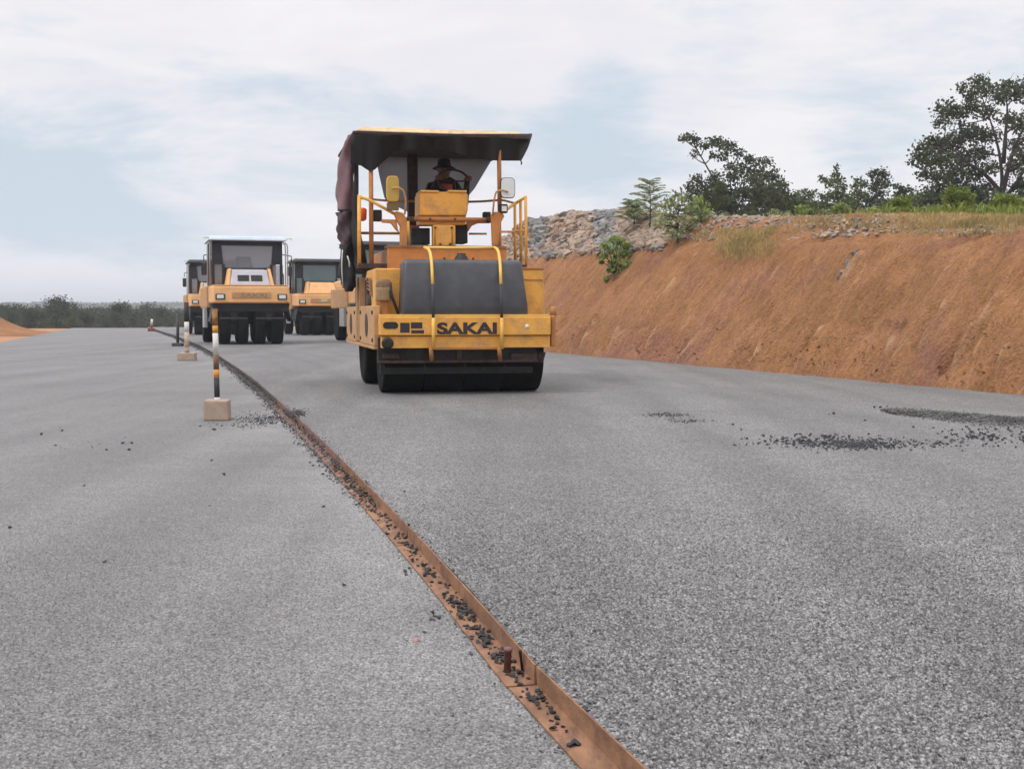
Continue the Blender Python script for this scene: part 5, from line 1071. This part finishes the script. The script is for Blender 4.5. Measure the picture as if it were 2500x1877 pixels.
# shrub growing out of the bank face
sb = slope_hit(1500, 665); b0 = Vector((sb.x, sb.y, sb.z-.02))
e = empty('bank_shrub', b0); tag(e, 'light green shrub hanging on the red bank face below the rubble', 'shrub')
kk = b0.y/FPX; cl = [(*px_local(x, y, b0, random.uniform(-.5, .2)), r_*kk) for x, y, r_ in [(1495, 585, 18), (1512, 590, 18), (1478, 600, 14), (1530, 600, 14), (1500, 610, 22), (1525, 620, 20), (1545, 628, 14), (1475, 625, 14), (1500, 640, 20), (1530, 645, 16), (1555, 640, 8), (1490, 660, 12), (1515, 662, 10), (1468, 640, 7), (1478, 680, 8), (1505, 585, 14)]]
mb = MB()
for c in cl: mb.tube(arc(Vector((0, .05, -.05)), Vector((c[0]*.3, c[1]*.3, c[2]*.6+.05)), Vector(c[:3]), 4), [.02, .016, .012, .008, .005], 5)
mb.build('stem', BARK, e); C = np.vstack([clump_pts(c[:3], c[3], 90) for c in cl]); V, F = leaves(C, .05*rng.uniform(.6, 1.3, len(C)), 2.2); raw_mesh('foliage', V, F, LF_YOUNG, e)
# dry grass on the berm
Cs = []
for (x0, x1, e0, e1, n) in ((1770, 1900, -.25, .7, 11000), (1900, 2260, .5, 1.2, 2500), (2230, 2500, .5, 1.2, 5200), (2200, 2500, .1, .5, 800), (1560, 1740, 0, .5, 500), (1700, 1780, .2, .8, 700)):
    for i in range(n // 24):
        p = plateau_at(random.uniform(x0, x1), random.uniform(e0, e1), True)
        for q in range(18): Cs.append((p.x+random.gauss(0, .12), p.y+random.gauss(0, .12), p.z+random.uniform(0, .05)))
Cs = np.array(Cs); V, F = leaves(Cs, rng.uniform(.025, .065, len(Cs)), 8, droop=np.array([0, 0, 1.0])*1.2); tag(raw_mesh('dry_grass', V, F, LF_GRASS), 'dry yellowish grass along the top of the bank', 'grass', kind='stuff')
Cs = []
for i in range(55):
    p = plateau_at(random.uniform(2120, 2500), random.uniform(1.6, 2.6), True)
    for q in range(22): Cs.append((p.x+random.gauss(0, .2), p.y+random.gauss(0, .2), p.z+random.uniform(0, .16)))
Cs = np.array(Cs); V, F = leaves(Cs, rng.uniform(.04, .10, len(Cs)), 5, droop=np.array([0, 0, 1.0])*.8); tag(raw_mesh('green_weeds', V, F, LF_BRI), 'green weeds growing behind the berm', 'weeds', kind='stuff')
# ------------------------------------------------------------------ rubble
small = []; nb = 0
def ridge_pt(px, t): return plateau_at(px, t, True)
gb = []
for i in range(8500):
    r_ = random.random(); px = 1100+random.random()*560 if r_ < .80 else random.uniform(1600, 2500)
    ex_ = random.uniform(-.12, 2.2) if px < 1620 else random.uniform(.25, 1.7); p = ridge_pt(px, ex_); s_ = random.choice([.09, .10, .12, .13, .15, .18, .22, .28, .36]) if px < 1620 else random.choice([.06, .08, .11, .15])
    if px > 1900: s_ *= .8
    u_, s2 = US(p); p.z -= s_*.3; grey = (vnoise(px/55., 3.3+ex_, 5) > .66) or random.random() < .12; gb.append((s_/p.y, p, s_, bool(grey), px))
gb += [(9, ridge_pt(1332, 1.9)+Vector((0, 0, -.05)), .42, True, 1332), (9, ridge_pt(1380, 1.9)+Vector((0, 0, -.08)), .55, True, 1380), (9, ridge_pt(1395, 1.6)+Vector((0, 0, -.12)), .42, True, 1395)]
gb.sort(key=lambda q: -q[0])
for i, (_, p, s_, grey, px) in enumerate(gb[:150]):
    inst(random.choice(RBG if grey else RBB), 'rubble_rock', p, s_, ('grey' if grey else 'beige')+' rock on the rubble heap along the top of the bank', 'rock', ('grey' if grey else 'beige')+' rocks of the rubble heap')
merged('rubble', RBB, [(p, s_) for _, p, s_, g, x in gb[150:] if not g], RUBR, 'beige broken rubble heaped along the top of the red bank', 'rubble')
merged('grey_rubble', RBG, [(p, s_) for _, p, s_, g, x in gb[150:] if g], RUBG, 'grey broken rubble mixed into the heap on the bank', 'rubble')
# clods on the lower bank and at its toe
cl_ = []
for i in range(3200):
    s2 = -3+random.random()**1.1*40; foot = random.random() < .72; u = abs(random.gauss(0, .3)) if foot else random.random()**.8*2.3
    if u > float(np.interp(s2, cs, ch))/TANA+.3: continue
    x, y = XY(u, s2); z = SLAB+float(hill_full(u, s2))
    cl_.append((Vector((x, y, z-.008)), random.choice([.012, .015, .02, .025, .035, .05])*(1 if foot and u > .1 else .55)))
for i, (px, py, s_) in enumerate(((2092, 612, .18), (2084, 622, .22), (2076, 632, .24), (2068, 641, .22), (2060, 650, .18), (2052, 659, .14), (2088, 628, .15))):
    p = slope_hit(px, py); u_, s2 = US(p); p.z = SLAB+float(hill_full(u_, s2))-.02; inst(random.choice(RBG), 'seam_stone', p, s_, 'dark grey stone in the short slanting seam high on the red bank face', 'rock', 'dark grey stones of the slanting seam')
CLM = [rock_mesh('clay_clod', 400+i, CLAY, 10, .8) for i in range(4)]
merged('clay_clods', CLM, cl_, CLAY, 'crumbled red clay clods along the foot of the bank', 'clods')
# ------------------------------------------------------------------ far trees on the left
protos = []
for k in range(4):
    hh = random.uniform(5.2, 6.4); cl = []
    for i in range(26): 
        z = hh*(.22+.72*random.random()); w_ = 1.9*(1-abs(z/hh-.5)**1.5); a = random.uniform(0, 6.28); cl.append((w_*math.cos(a)*random.random(), w_*math.sin(a)*random.random(), z, random.uniform(.45, .9)))
    protos.append(tree('roadside_tree', (0, 0, 0), [[Vector((0, 0, 0)), Vector((.1, 0, hh*.4)), Vector((-.1, .1, hh*.85))]], cl, .22, LF_FAR, '-', 'tree', None, .12, 22))
spots = []
for i in range(64):
    px = -60+i*8.6+random.uniform(-5, 5); Y = random.uniform(92, 150); spots.append((px, Y, 757+random.uniform(-8, 10)))
spots += [(88, 96, 730), (135, 100, 729), (150, 98, 731), (60, 97, 745), (195, 104, 738), (285, 99, 744), (300, 110, 735), (20, 105, 738)]
for i, (px, Y, pyt) in enumerate(spots):
    src = protos[i % 4]; top = at_depth(px, pyt, Y); z0 = float(ground_z(top.x, Y))
    if i < 4: o = src
    else:
        o = src.copy(); COL.objects.link(o)
        for ch_ in src.children: c = ch_.copy(); COL.objects.link(c); c.parent = o
    hsc = (top.z-z0)/6.0; o.location = (top.x, Y, z0-.1); o.scale = (hsc*random.uniform(.9, 1.4), hsc, hsc); o.rotation_euler = (0, 0, random.uniform(0, 6.28))
    tag(o, 'grey green tree in the belt beyond the end of the pavement', 'tree', 'trees beyond the end of the pavement')
Cs, Sz = [], []
for i in range(26000):
    far_ = random.random() < .6; Y = random.uniform(650, 1050) if far_ else random.uniform(200, 320); px = random.uniform(-200, 1250)
    x = (px-1250)/FPX*Y; z0 = float(ground_z(x, Y)); top = CAMH+(765-(738 if far_ else 751)-(4 if far_ else 12)*float(vnoise(px/(14. if far_ else 22.), Y*.004, 3)))/FPX*Y
    Cs.append((x, Y, z0+(top-z0)*random.random()**.6)); Sz.append(Y*.0014)
V, F = leaves(np.array(Cs), np.array(Sz)*rng.uniform(.5, 1.2, len(Cs)), 1.2); tag(raw_mesh('distant_woods', V, F, LF_FAR), 'hazy blue green woods on the horizon at the left', 'woods', kind='stuff')
# ------------------------------------------------------------------ haze
HAZE = 0.0008
if HAZE:
    mb = MB(); mb.box(-4100, 4100, -320, 5300, -12, 34); hz = mb.build('haze', mat('haze_dummy', (1, 1, 1))); hz['kind'] = 'stuff'
    m = bpy.data.materials.new('haze_air'); m.use_nodes = True; n = m.node_tree.nodes; n.clear(); o_ = n.new('ShaderNodeOutputMaterial'); v = n.new('ShaderNodeVolumePrincipled')
    v.inputs['Color'].default_value = (0.86, 0.92, 0.99, 1); v.inputs['Density'].default_value = HAZE; v.inputs['Anisotropy'].default_value = 0.2; m.node_tree.links.new(v.outputs[0], o_.inputs['Volume'])
    hz.data.materials.clear(); hz.data.materials.append(m)
